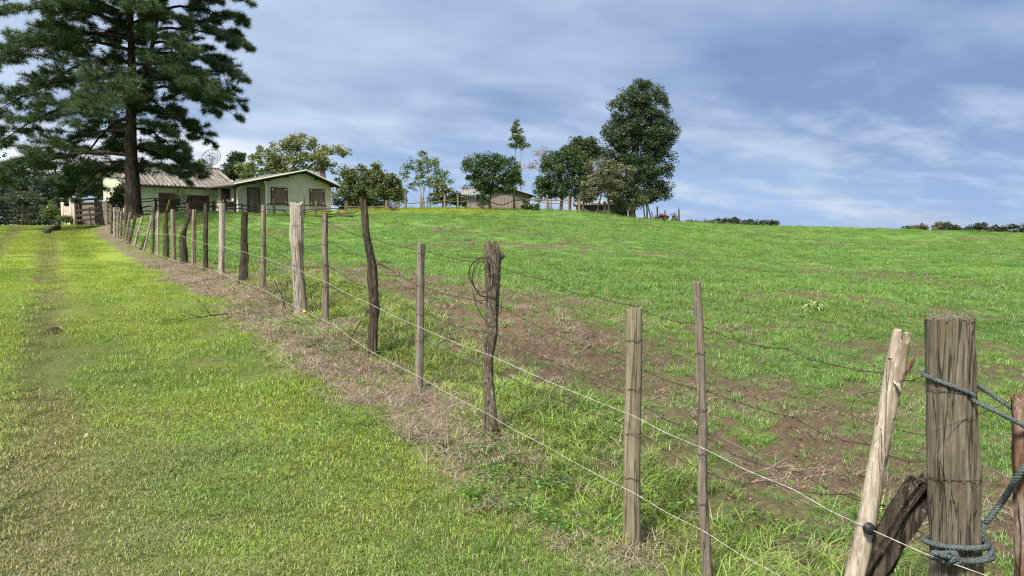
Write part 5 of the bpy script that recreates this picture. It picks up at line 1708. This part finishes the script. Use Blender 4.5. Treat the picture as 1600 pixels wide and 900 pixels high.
# behind the houses
BL('broadleaf_tree', 'dark dense tree rising left behind the gap between the two houses', 92, (364, 335), [(366, 258, 13, 18), (358, 272, 14, 14), (376, 246, 7, 9), (384, 270, 12, 16)], .13, 'leaf_dark', 'bark_grey', [([(364, 335), (366, 290), (367, 255)], .22)], 70, 80, .65, seed=1)
BL('broadleaf_tree', 'small dark treetop showing over the corrugated roof below the satellite dish', 86, (318, 335), [(317, 262, 13, 10), (308, 270, 14, 9)], .12, 'leaf_dark', 'bark_grey', [([(318, 335), (318, 290), (317, 265)], .16)], 34, 70, .55, seed=2)
BL('broadleaf_tree', 'wide yellowish green tree with a lacy crown rising behind the gabled house', 84, (446, 330),
   [(400, 262, 30, 22), (432, 240, 30, 24), (470, 236, 26, 24), (500, 246, 26, 22), (453, 258, 38, 24), (520, 238, 14, 7), (385, 272, 18, 14), (505, 264, 22, 14), (457, 220, 10, 8), (483, 222, 10, 8), (535, 240, 7, 3)],
   .125, 'leaf_light', 'bark_grey', [([(446, 330), (446, 285), (440, 250)], .28), ([(446, 330), (452, 280), (470, 240)], .22), ([(447, 330), (462, 280), (500, 250)], .16)], 190, 62, .62, seed=3, limbs=40, inner=.2)
BL('broadleaf_tree', 'dull brownish green bushy tree right beside the house chimney', 82, (560, 330), [(545, 290, 20, 22), (562, 282, 24, 22), (578, 290, 18, 24), (548, 306, 26, 16), (540, 268, 10, 8)], .12, 'leaf_olive', 'bark_grey', [([(560, 332), (561, 300), (560, 280)], .2)], 110, 75, .6, seed=4)
BL('broadleaf_tree', 'olive green tree with a pointed top between the chimney side bush and the airy tree', 81, (600, 330), [(590, 275, 15, 14), (606, 284, 16, 15), (596, 296, 22, 16), (618, 298, 14, 16), (588, 262, 5, 5), (626, 306, 9, 14)], .12, 'leaf_olive', 'bark_grey', [([(600, 332), (601, 300), (597, 275)], .18)], 100, 75, .55, seed=5)
BL('broadleaf_tree', 'low dark hedge tree filling the gap behind the right end of the gabled house', 88, (545, 328), [(540, 312, 22, 16), (565, 315, 22, 13), (590, 317, 16, 10)], .12, 'leaf_dark', 'bark_grey', [([(550, 330), (550, 315)], .12)], 60, 70, .6, seed=6)
BL('broadleaf_tree', 'airy pale green tree with thin double stems and sky showing through', 76, (660, 326),
   [(642, 262, 13, 12), (662, 250, 15, 11), (680, 258, 13, 13), (655, 272, 16, 11), (690, 275, 14, 10), (634, 275, 8, 10), (672, 285, 15, 12), (645, 290, 10, 9), (700, 284, 10, 6), (660, 240, 4, 5)],
   .095, 'leaf_fresh', 'bark_pale', [([(657, 328), (657, 300), (652, 270)], .10), ([(672, 328), (671, 295), (668, 250)], .085), ([(657, 320), (665, 290), (685, 268)], .06)], 120, 26, .42, seed=7, limbs=34, inner=.15, limb_r=.04)
BL('small_tree', 'brownish green small tree in front of the airy pale tree', 75, (690, 328), [(688, 298, 15, 17), (697, 306, 12, 16), (682, 308, 12, 12)], .10, 'leaf_olive', 'bark_grey', [([(692, 330), (691, 305), (690, 292)], .08)], 44, 52, .4, seed=8)
BL('small_tree', 'low dark bush left of the barn', 79, (713, 327), [(712, 309, 11, 11), (722, 314, 9, 8)], .11, 'leaf_dark', 'bark_grey', [([(713, 330), (713, 312)], .07)], 26, 60, .42, seed=9)
BL('broadleaf_tree', 'compact round dark green tree in front of the barn', 72, (757, 334),
   [(742, 262, 18, 20), (768, 256, 22, 16), (792, 262, 18, 18), (745, 285, 20, 15), (770, 278, 30, 22), (800, 283, 14, 17), (788, 292, 18, 12), (735, 250, 8, 10), (755, 296, 16, 8)],
   .080, 'leaf_deep', 'bark_grey', [([(752, 337), (753, 310), (757, 280)], .10), ([(768, 330), (766, 300), (775, 270)], .10)], 190, 105, .52, seed=10, limbs=20)
BL('small_tree', 'thin leafy shrub growing on the fence under the round tree', 71, (753, 335), [(752, 308, 10, 8), (754, 318, 8, 10)], .085, 'leaf_deep', 'bark_pale', [([(753, 337), (753, 312)], .05)], 18, 40, .32, seed=11)
BL('slender_tree', 'tall slender tree with two tufted heads above the barn', 86, (812, 330),
   [(806, 203, 10, 8), (807, 216, 12, 6), (802, 227, 7, 4), (815, 226, 11, 7), (811, 218, 7, 5), (806, 193, 4, 5)],
   .10, 'leaf_fresh', 'bark_pale', [([(806, 332), (805, 270), (806, 198)], .085), ([(816, 332), (813, 270), (816, 222)], .06)], 70, 40, .36, seed=12, limbs=14, inner=.1, limb_r=.03)
BL('small_tree', 'pale green spindly undergrowth tree beside the slender tree stems', 85, (808, 326), [(807, 262, 9, 12), (812, 282, 8, 14)], .09, 'leaf_light', 'bark_pale', [([(808, 330), (808, 290), (808, 262)], .05)], 26, 22, .42, seed=13)
BL('sparse_tree', 'almost bare tree with scattered orange leaves left of the tree group', 83, (862, 330),
   [(843, 244, 9, 12), (852, 236, 10, 8), (835, 256, 8, 7), (856, 255, 12, 12), (826, 262, 8, 5)], .085, 'leaf_rust', 'bark_pale', [([(862, 332), (858, 280), (846, 240)], .09), ([(862, 320), (846, 275), (832, 262), (818, 264)], .05), ([(860, 300), (850, 262), (853, 232)], .05)], 62, 9, .5, seed=14, limbs=26, inner=.1, limb_r=.03)
BL('broadleaf_tree', 'full mid green tree at the left of the tall tree group', 79, (880, 334),
   [(868, 262, 24, 24), (893, 252, 24, 24), (908, 272, 22, 26), (870, 292, 30, 20), (900, 296, 26, 18), (850, 288, 14, 20), (848, 305, 12, 12), (880, 240, 12, 8), (918, 290, 20, 28), (905, 258, 18, 18)],
   .086, 'leaf_deep', 'bark_grey', [([(876, 336), (877, 310), (876, 270)], .22), ([(890, 336), (892, 305), (897, 262)], .13)], 300, 115, .58, seed=15, limbs=18)
BL('broadleaf_tree', 'dark domed treetop behind the full mid green tree', 90, (915, 332), [(905, 228, 16, 12), (922, 225, 16, 12), (914, 240, 26, 16), (935, 238, 10, 12), (893, 238, 12, 9)], .12, 'leaf_dark', 'bark_grey', [([(915, 334), (915, 270), (914, 232)], .22)], 110, 75, .6, seed=16)
BL('broadleaf_tree', 'grey olive tree with drooping pale sprays before the tallest tree', 77.5, (945, 336),
   [(935, 262, 22, 12), (955, 262, 18, 10), (975, 265, 14, 7), (945, 282, 24, 18), (930, 292, 22, 20), (960, 296, 16, 16), (985, 268, 6, 4), (918, 304, 12, 14)],
   .095, 'leaf_grey', 'bark_grey', [([(931, 337), (938, 310), (945, 275)], .11), ([(909, 336), (914, 312), (930, 285)], .10), ([(955, 338), (950, 312), (955, 280)], .08)], 150, 58, .55, seed=17, limbs=22)
BL('broadleaf_tree', 'tallest dark tree with a towering irregular crown at the right end of the group', 82, (988, 342),
   [(1000, 148, 26, 22), (982, 165, 28, 26), (1020, 165, 24, 28), (996, 190, 42, 30), (1024, 205, 32, 28), (975, 208, 26, 26), (1000, 236, 46, 30), (1032, 232, 24, 22), (985, 268, 40, 28), (1020, 268, 34, 28), (1000, 298, 42, 24), (1025, 298, 22, 18), (955, 206, 13, 12), (1052, 212, 9, 9), (962, 240, 18, 22), (968, 300, 18, 18), (950, 270, 18, 26), (985, 310, 30, 14), (1006, 132, 14, 8), (1045, 196, 8, 8)],
   .092, 'leaf_dark', 'bark_grey', [([(988, 344), (988, 300), (994, 230), (1000, 160)], .42), ([(988, 300), (1005, 255), (1025, 215)], .16), ([(988, 290), (975, 250), (968, 210)], .15), ([(1012, 345), (1010, 318), (1006, 290)], .10)], 620, 130, .70, seed=18, limbs=36, limb_r=.09)
BL('small_tree', 'dark bush under the grey olive tree, against the shed', 79, (985, 340), [(966, 318, 12, 12), (985, 322, 10, 14), (1003, 310, 9, 14)], .10, 'leaf_olive', 'bark_grey', [([(985, 342), (984, 325)], .06)], 26, 42, .42, seed=19)
BL('shrub', 'low green bush at the right corner of the barn', 73, (828, 333), [(826, 321, 9, 9), (836, 325, 9, 6), (820, 326, 6, 6)], .085, 'leaf_deep', 'bark_grey', [([(828, 336), (828, 322)], .05)], 26, 46, .32, seed=20, cat='shrub')
BL('shrub', 'small red leaved plant in the grass at the field edge', 66, (617, 336), [(617, 328, 8, 6)], .08, 'leaf_red', 'bark_grey', [([(617, 338), (617, 328)], .03)], 12, 22, .26, seed=21, cat='shrub', limbs=5, limb_r=.02)
BL('shrub', 'brown dead bush on the ridge among the old stakes', 79, (1035, 347), [(1033, 340, 8, 5), (1040, 341, 6, 5)], .09, 'leaf_brown', 'bark_grey', [([(1035, 349), (1036, 338)], .03)], 18, 40, .25, seed=22, cat='shrub', limbs=8, limb_r=.02)
BL('shrub', 'straggly dry bush beside the last ridge stake', 79, (1054, 348), [(1053, 341, 4, 8), (1058, 345, 4, 4)], .085, 'leaf_grey', 'bark_grey', [([(1054, 349), (1053, 336)], .03)], 14, 22, .28, seed=23, cat='shrub', limbs=8, limb_r=.02)
BL('small_tree', 'dark green sapling left of the pine trunk in front of the cream wall end', 54, (188, 337), [(188, 303, 11, 13), (182, 314, 12, 9), (194, 314, 8, 9), (190, 294, 8, 8)], .07, 'leaf_deep', 'bark_grey', [([(188, 338), (188, 308)], .05)], 60, 46, .32, seed=24)
BL('small_tree', 'sapling in front of the red brown door', 55, (278, 335), [(276, 306, 8, 10), (280, 318, 7, 8), (272, 316, 5, 6)], .06, 'leaf_olive', 'bark_grey', [([(279, 337), (277, 305)], .04)], 22, 26, .3, seed=25)
BL('small_tree', 'nearly bare sapling between the red brown door and shutter', 55.5, (291, 335), [(290, 308, 7, 10)], .05, 'leaf_olive', 'bark_grey', [([(290, 337), (291, 316), (296, 298)], .03), ([(290, 326), (287, 312), (283, 304)], .02)], 14, 9, .3, seed=26, limb_r=.015)
# left of the gate
BL('broadleaf_tree', 'dark conifer like tree behind the rail gate, under the left boughs of the pine', 68, (124, 342), [(112, 272, 18, 18), (132, 268, 22, 20), (120, 292, 18, 14), (150, 285, 16, 18), (105, 300, 12, 16), (155, 268, 14, 12), (165, 292, 12, 12), (158, 302, 12, 8)], .10, 'leaf_dark', 'bark_grey', [([(124, 345), (124, 300), (124, 272)], .2)], 130, 70, .55, seed=27)
BL('small_tree', 'light olive bush left of the pinkish board wall', 74, (80, 344), [(80, 328, 13, 12), (72, 335, 10, 8), (90, 336, 8, 8)], .09, 'leaf_olive', 'bark_grey', [([(80, 346), (80, 330)], .05)], 36, 46, .42, seed=28)
BL('shrub', 'bright green low bush at the foot of the pinkish board wall', 56, (104, 348), [(100, 342, 10, 4), (110, 344, 8, 4)], .07, 'leaf_fresh', 'bark_grey', [([(104, 350), (104, 344)], .03)], 22, 40, .26, seed=29, cat='shrub')

# umbrella-crowned araucaria
Yu = 92
b = P(35, 350, Yu); b.z = H(b.x, b.y) - .3
ar = empty('araucaria_tree', b, 'flat umbrella crowned araucaria standing in front of the dark wood', 'tree')
rng2 = np.random.default_rng(61); mbT = MB(); cen = []
mbT.tube([b, P(36, 330, Yu), P(35, 306, Yu)], [.22, .19, .13], 8); mbT.tube([P(45, 352, Yu), P(45, 322, Yu)], [.10, .08], 7)
for (zz, L_, nb_, off) in ((309, 26, 14, 0), (304, 19, 12, .2), (300, 11, 9, .4), (322, 16, 7, .1), (332, 15, 7, .6), (340, 14, 6, .3)):
    for k in range(nb_):
        a = off + 2 * math.pi * k / nb_ + rng2.normal(0, .12); L = L_ * ppm(Yu) * rng2.uniform(.75, 1.1)
        c0 = P(35, zz + 4, Yu); t_ = c0 + Vector((math.cos(a) * L, math.sin(a) * L, .12 * L if zz < 320 else -.22 * L))
        mbT.tube([c0, c0.lerp(t_, .5) - Vector((0, 0, .12 * L * (1 if zz < 320 else -.6))), t_], [.06, .05, .03], 5)
        n_ = 75 if zz < 320 else 12
        for q in range(n_):
            u_ = rng2.uniform(.72, 1.05) if zz < 320 else rng2.uniform(.8, 1.05)
            p = c0.lerp(t_, u_); cen.append(np.array(p) + rng2.normal(0, 1, 3) * np.array([.34, .34, .16]))
V, Fc = quads_from(np.array(cen), .10, rng2)
raw_mesh('crown', V - np.array(b), Fc, 3, M['leaf_far'], {'rnd': np.clip(np.repeat(rng2.beta(2, 2, len(cen)), 2) + .15, 0, 1)}, parent=ar)
under(ar, mbT, 'trunk', M['bark_grey'])

# dark wood beyond the track: one far mass of pines
rng3 = np.random.default_rng(17); cen = []; tone_ = []
for k in range(130):
    u = rng3.uniform(-150, 132); Yq = rng3.uniform(108, 160)
    top = np.interp(u, [-140, -20, 20, 45, 62, 92, 110, 120], [215, 246, 254, 272, 262, 274, 298, 312]) + rng3.normal(0, 6) + (Yq - 108) * .05
    bot = 356; c = np.array(P(u, top, Yq)); h = (bot - top) * ppm(Yq); wdt = h * rng3.uniform(.16, .26)
    m_ = 900; q = rng3.random(m_) ** .7
    ra = wdt * (.12 + .88 * q ** .7) * np.sqrt(rng3.random(m_)); an = rng3.uniform(0, 6.283, m_)
    lay = np.round(q * 9) / 9 + rng3.normal(0, .02, m_)
    cen.append(np.stack([c[0] + ra * np.cos(an), c[1] + ra * np.sin(an), c[2] - lay * h], -1)); tone_.append(np.full(m_, rng3.uniform(-.25, .2)))
cen = np.concatenate(cen); tone_ = np.concatenate(tone_)
V, Fc = quads_from(cen, .21, rng3, aspect=.5)
o = raw_mesh('forest', V, Fc, 3, M['leaf_wood'], {'rnd': np.repeat(np.clip(rng3.beta(2, 2, len(cen)) + tone_, 0, 1), 2)})
tag(o, 'dark pine wood beyond the end of the grass track', 'wood', kind='stuff')

# far trees over the right crest
for k, (u, v, ru, rv, mt, lab) in enumerate([(1418, 358, 6, 3, 'leaf_far', 'tiny treetop, first from the left of the far right tree row'), (1438, 354, 8, 5, 'leaf_grey', 'pale rounded far tree standing apart left in the far right row'), (1467, 354, 9, 7, 'leaf_grey', 'pale rounded far tree joined to the long dark row'),
                                             (1482, 355, 9, 7, 'leaf_far', 'far tree touching the pale joined tree in the right row'), (1505, 359, 16, 6, 'leaf_dark', 'low wide dark far treetop in the middle of the right row'), (1531, 354, 13, 8, 'leaf_far', 'highest far treetop of the right row, with a crested top'),
                                             (1562, 357, 11, 6, 'leaf_far', 'far treetop between the crested one and the frame edge clump'), (1590, 358, 20, 7, 'leaf_dark', 'broad dark far clump at the right end of the far row'), (1630, 357, 24, 9, 'leaf_dark', 'far tree beyond the right end of the row')]):
    if u > 1610: continue
    Yq = 290 + 6 * (k % 3)
    BL('far_tree', lab, Yq, (u, 372), [(u, v, ru, rv), (u - ru * .5, v + rv * .7, ru * .8, rv * .8), (u + ru * .5, v + rv * .8, ru * .7, rv * .8), (u, v + 10, ru * 1.3, 7)], .42, mt, 'bark_grey', [([(u, 376), (u, v)], .3)], 46, 42, 1.3, 'far trees showing over the right crest', 40 + k, limbs=3)
for k, (u, v, ru, rv, lab) in enumerate([(1147, 344, 8, 5, 'clumped far treetop, highest of the low bushes over the middle crest'), (1126, 346, 7, 4, 'rounded far bush just left of the clumped treetop over the crest'), (1195, 348, 5, 3, 'far bush second from the right of the low row over the crest'), (1209, 349, 6, 3, 'far bush at the right end of the low row over the crest'), (1172, 348, 8, 3, 'flat far bush just right of the clumped treetop over the crest')]):
    BL('far_bush', lab, 205 + 3 * k, (u, 360), [(u, v, ru, rv), (u - 2, v + 5, ru * 1.1, 5)], .30, 'leaf_far', 'bark_grey', [([(u, 366), (u, v)], .2)], 30, 42, .9, 'far bushes over the middle crest', 60 + k, limbs=2)
rng3 = np.random.default_rng(27); cen = []
for k in range(60):
    u = rng3.uniform(1066, 1190); c = np.array(P(u, 350 + rng3.normal(0, 1.2), rng3.uniform(205, 225)))
    cen.append(c + rng3.normal(0, 1, (46, 3)) * np.array([.7, .7, .45]))
cen = np.concatenate(cen); V, Fc = quads_from(cen, .30, rng3)
o = raw_mesh('hedgerow', V, Fc, 3, M['leaf_far'], {'rnd': np.repeat(rng3.beta(2, 2, len(cen)), 2)})
tag(o, 'thin far hedgerow along the crest right of the tree group', 'hedge', kind='stuff')

# ------------------------------------------------------------------ the big pine
Yp = 46.0
b = P(209, 338, Yp); b.z = H(b.x, b.y) - .15
pine = empty('pine_tree', b, 'huge dark pine with long drooping boughs in front of the farmhouse', 'tree')
rp = random.Random(2024); rnp = np.random.default_rng(2024)
mb = MB()
px_ = lambda u, v, dy=0.0: P(u, v, Yp + dy)
tr = [px_(209, 339), px_(208.5, 325), px_(207, 280), px_(205, 230), px_(205, 180), px_(206, 120), px_(205, 60), px_(203, 0), px_(203, -80), px_(204, -150)]
tr[0].z = b.z
trc = catmull(tr, 6)
hz = lambda p: p.z - b.z
radt = lambda z: float(np.interp(z, [0, .5, 1.5, 4, 7, 11, 15, 19], [.60, .50, .44, .325, .26, .19, .11, .03]))
mb.tube(trc, [radt(hz(p)) for p in trc], 16, jitter=.05, rng=rp)
lead = catmull([px_(206, 158), px_(216, 146, -.3), px_(224, 125, -.4), px_(228, 100, -.3), px_(238, 72, -.2), px_(246, 30, -.2), px_(252, -20)], 5)
mb.tube(lead, [.21 * (1 - .7 * i / len(lead)) for i in range(len(lead))], 10, jitter=.05, rng=rp)
tuft_p = []; tuft_d = []


def at_z(line, z):
    for i in range(len(line) - 1):
        if line[i].z <= z <= line[i + 1].z:
            q = (z - line[i].z) / (line[i + 1].z - line[i].z); return line[i].lerp(line[i + 1], q)
    return line[-1]


def twig(p, d, L, r, lev=0):
    """a shoot with needle brushes along its outer part"""
    pts = [p]; k = 5; dd = d.normalized()
    for i in range(k):
        dd = (dd + Vector((rp.gauss(0, .10), rp.gauss(0, .10), rp.gauss(.02, .06)))).normalized()
        pts.append(pts[-1] + dd * L / k)
        if i >= 1:
            tuft_p.append(pts[-1]); tuft_d.append(dd)
            if rp.random() < .5: tuft_p.append(pts[-2].lerp(pts[-1], .5)); tuft_d.append(dd)
        if lev == 0 and i >= 1 and i < 4:
            for sg in (-1, 1):
                if rp.random() < .62:
                    sd = (dd * .7 + dd.cross(Vector((0, 0, 1))) * sg * rp.uniform(.5, 1.0) + Vector((0, 0, rp.uniform(-.15, .3)))).normalized()
                    twig(pts[-1], sd, L * rp.uniform(.3, .55), r * .6, 1)
    mb.tube(pts, [r * (1 - .7 * i / k) for i in range(k + 1)], 4, cap=False)


def limb(z0, az, L, rise, droop, line, r0):
    p0 = at_z(line, b.z + z0)
    out = Vector((math.cos(az), math.sin(az), 0)); side = Vector((-out.y, out.x, 0))
    bend = rp.uniform(-.12, .12); pts = []
    n_ = 12
    for i in range(n_ + 1):
        s = i / n_
        pts.append(p0 + out * (L * s) + side * (bend * L * s * s) + Vector((0, 0, L * (rise * s - droop * s * s) + (.10 * L * max(0, s - .75)))) + Vector((0, 0, rp.gauss(0, .03))))
    mb.tube(pts, [r0 * (1 - .85 * i / n_) for i in range(n_ + 1)], 7, cap=False)
    step = .42
    tot = L; l = L * rp.uniform(.22, .34)
    while l < L * .99:
        s = l / L; i = min(n_ - 1, int(s * n_)); q = s * n_ - i
        p = pts[i].lerp(pts[i + 1], q); d = (pts[i + 1] - pts[i]).normalized()
        for sg in (-1, 1):
            if rp.random() < .9:
                sd = (d * rp.uniform(.35, .8) + side * sg * rp.uniform(.5, 1.0) + Vector((0, 0, rp.uniform(-.18, .22)))).normalized()
                twig(p, sd, L * .20 * (1.15 - .5 * s) * rp.uniform(.75, 1.25) + .2, .016)
        l += step * rp.uniform(.7, 1.3)
    twig(pts[-1], (pts[-1] - pts[-2]), .7, .016)


Lz = lambda z: float(np.interp(z, [2.0, 3.5, 5, 7, 9, 11, 13, 15, 17, 19], [4.6, 6.6, 7.4, 7.4, 7.2, 6.4, 5.6, 4.3, 2.8, 1.2]))
k = 0; z = 3.3
while z < 18.6:
    for j in range(3 if z < 8 else 4):
        az = k * 2.39996 + rp.uniform(-.35, .35); k += 1
        c_ = math.cos(az)
        right_ = float(np.interp(z, [3, 5, 6.5, 7.5, 9, 11, 13, 15, 17, 19], [3.0, 3.5, 3.9, 5.0, 5.6, 4.9, 4.5, 3.7, 2.5, 1.1]))
        left_ = float(np.interp(z, [3, 5, 8, 10, 11.5, 13, 15, 17, 19], [7.4, 8.8, 9.0, 8.6, 7.0, 5.4, 4.2, 2.8, 1.2]))
        q_ = .5 + .5 * c_
        if math.sin(az) < -.35 and z < 11 and rp.random() < .62: continue
        L = (left_ * (1 - q_) + right_ * q_) * rp.uniform(.80, 1.05)
        if z < 4.6 and math.sin(az) < -.2: L *= .72      # short boughs on the field side let the house show
        rise = float(np.interp(z, [3, 6, 10, 13, 16, 19], [.14, .20, .28, .42, .6, .8])) + rp.uniform(-.06, .06)
        droop = float(np.interp(z, [3, 5, 7, 9, 11, 13, 16, 19], [.36, .50, .54, .54, .46, .42, .36, .3]))
        limb(z + rp.uniform(-.3, .3), az, L, rise, droop, trc if not (c_ > .2 and 7.5 < z < 13 and rp.random() < .5) else lead, .045 + .010 * L)
    z += .64
under(pine, mb, 'trunk', M['bark_pine'])
tp_ = np.array([tuple(p) for p in tuft_p]); td = np.array([tuple(d) for d in tuft_d])
NN = 20
cp = np.repeat(tp_, NN, 0); cd = np.repeat(td, NN, 0)
rv = rnp.normal(0, 1, cp.shape); rv /= np.linalg.norm(rv, axis=1)[:, None]
nd = cd * rnp.uniform(.2, 1.0, len(cp))[:, None] + rv * .85; nd[:, 2] += .10
nd /= np.linalg.norm(nd, axis=1)[:, None]
ln = rnp.uniform(.18, .36, len(cp))[:, None]
sd = np.cross(nd, rnp.normal(0, 1, cp.shape)); sd /= np.linalg.norm(sd, axis=1)[:, None]
wn_ = .0082
V = np.stack([cp - sd * wn_, cp + sd * wn_, cp + nd * ln + sd * wn_ * .5, cp + nd * ln - sd * wn_ * .5], 1).reshape(-1, 3)
Fc = np.arange(len(V)).astype(np.int32)
rn = np.clip(rnp.beta(2, 2, len(cp)) + np.repeat(rnp.uniform(-.22, .22, len(tp_)), NN), 0, 1)
raw_mesh('crown', V - np.array(b), Fc, 4, M['needles'], {'rnd': rn}, parent=pine)

# pale weedy stalks in the crop
for k, (u, v, hpx, lab) in enumerate([(1276, 488, 34, 'tall pale weed with arching leaves standing in the middle of the crop'), (1566, 455, 22, 'pale yellowish weed with arching leaves far out in the right part of the crop'), (1262, 492, 22, 'shorter pale weed just left of the tall weed in the crop')]):
    x, y = ground_hit(u, v); hh = hpx * ppm(y); rw = random.Random(90 + k); z = H(x, y)
    root = empty('weed_plant', (x, y, z), lab, 'weed')
    mb = MB(); mb.tube([(0, 0, -.05), (.02, 0, hh * .5), (.0, 0, hh)], [.012, .010, .004], 5); local(mb, 'stem', M['leaf_pale'], root, True)
    for j in range(9):
        a = rw.uniform(0, 6.28); z0 = hh * rw.uniform(.1, .9); L = hh * rw.uniform(.35, .6)
        mb = MB(); vs = []; s_ = Vector((-math.sin(a), math.cos(a), 0))
        for i in range(6):
            t_ = i / 5; c0 = Vector((math.cos(a) * L * t_, math.sin(a) * L * t_, z0 + L * (.75 * t_ - 1.0 * t_ * t_)))
            w_ = .022 * (1 - t_ ** 2) + .002; vs += [c0 - s_ * w_, c0 + s_ * w_]
        mb.add(vs, [(2 * i, 2 * i + 1, 2 * i + 3, 2 * i + 2) for i in range(5)], rw.uniform(.5, 1)); local(mb, 'leaf', M['leaf_pale'], root, True)
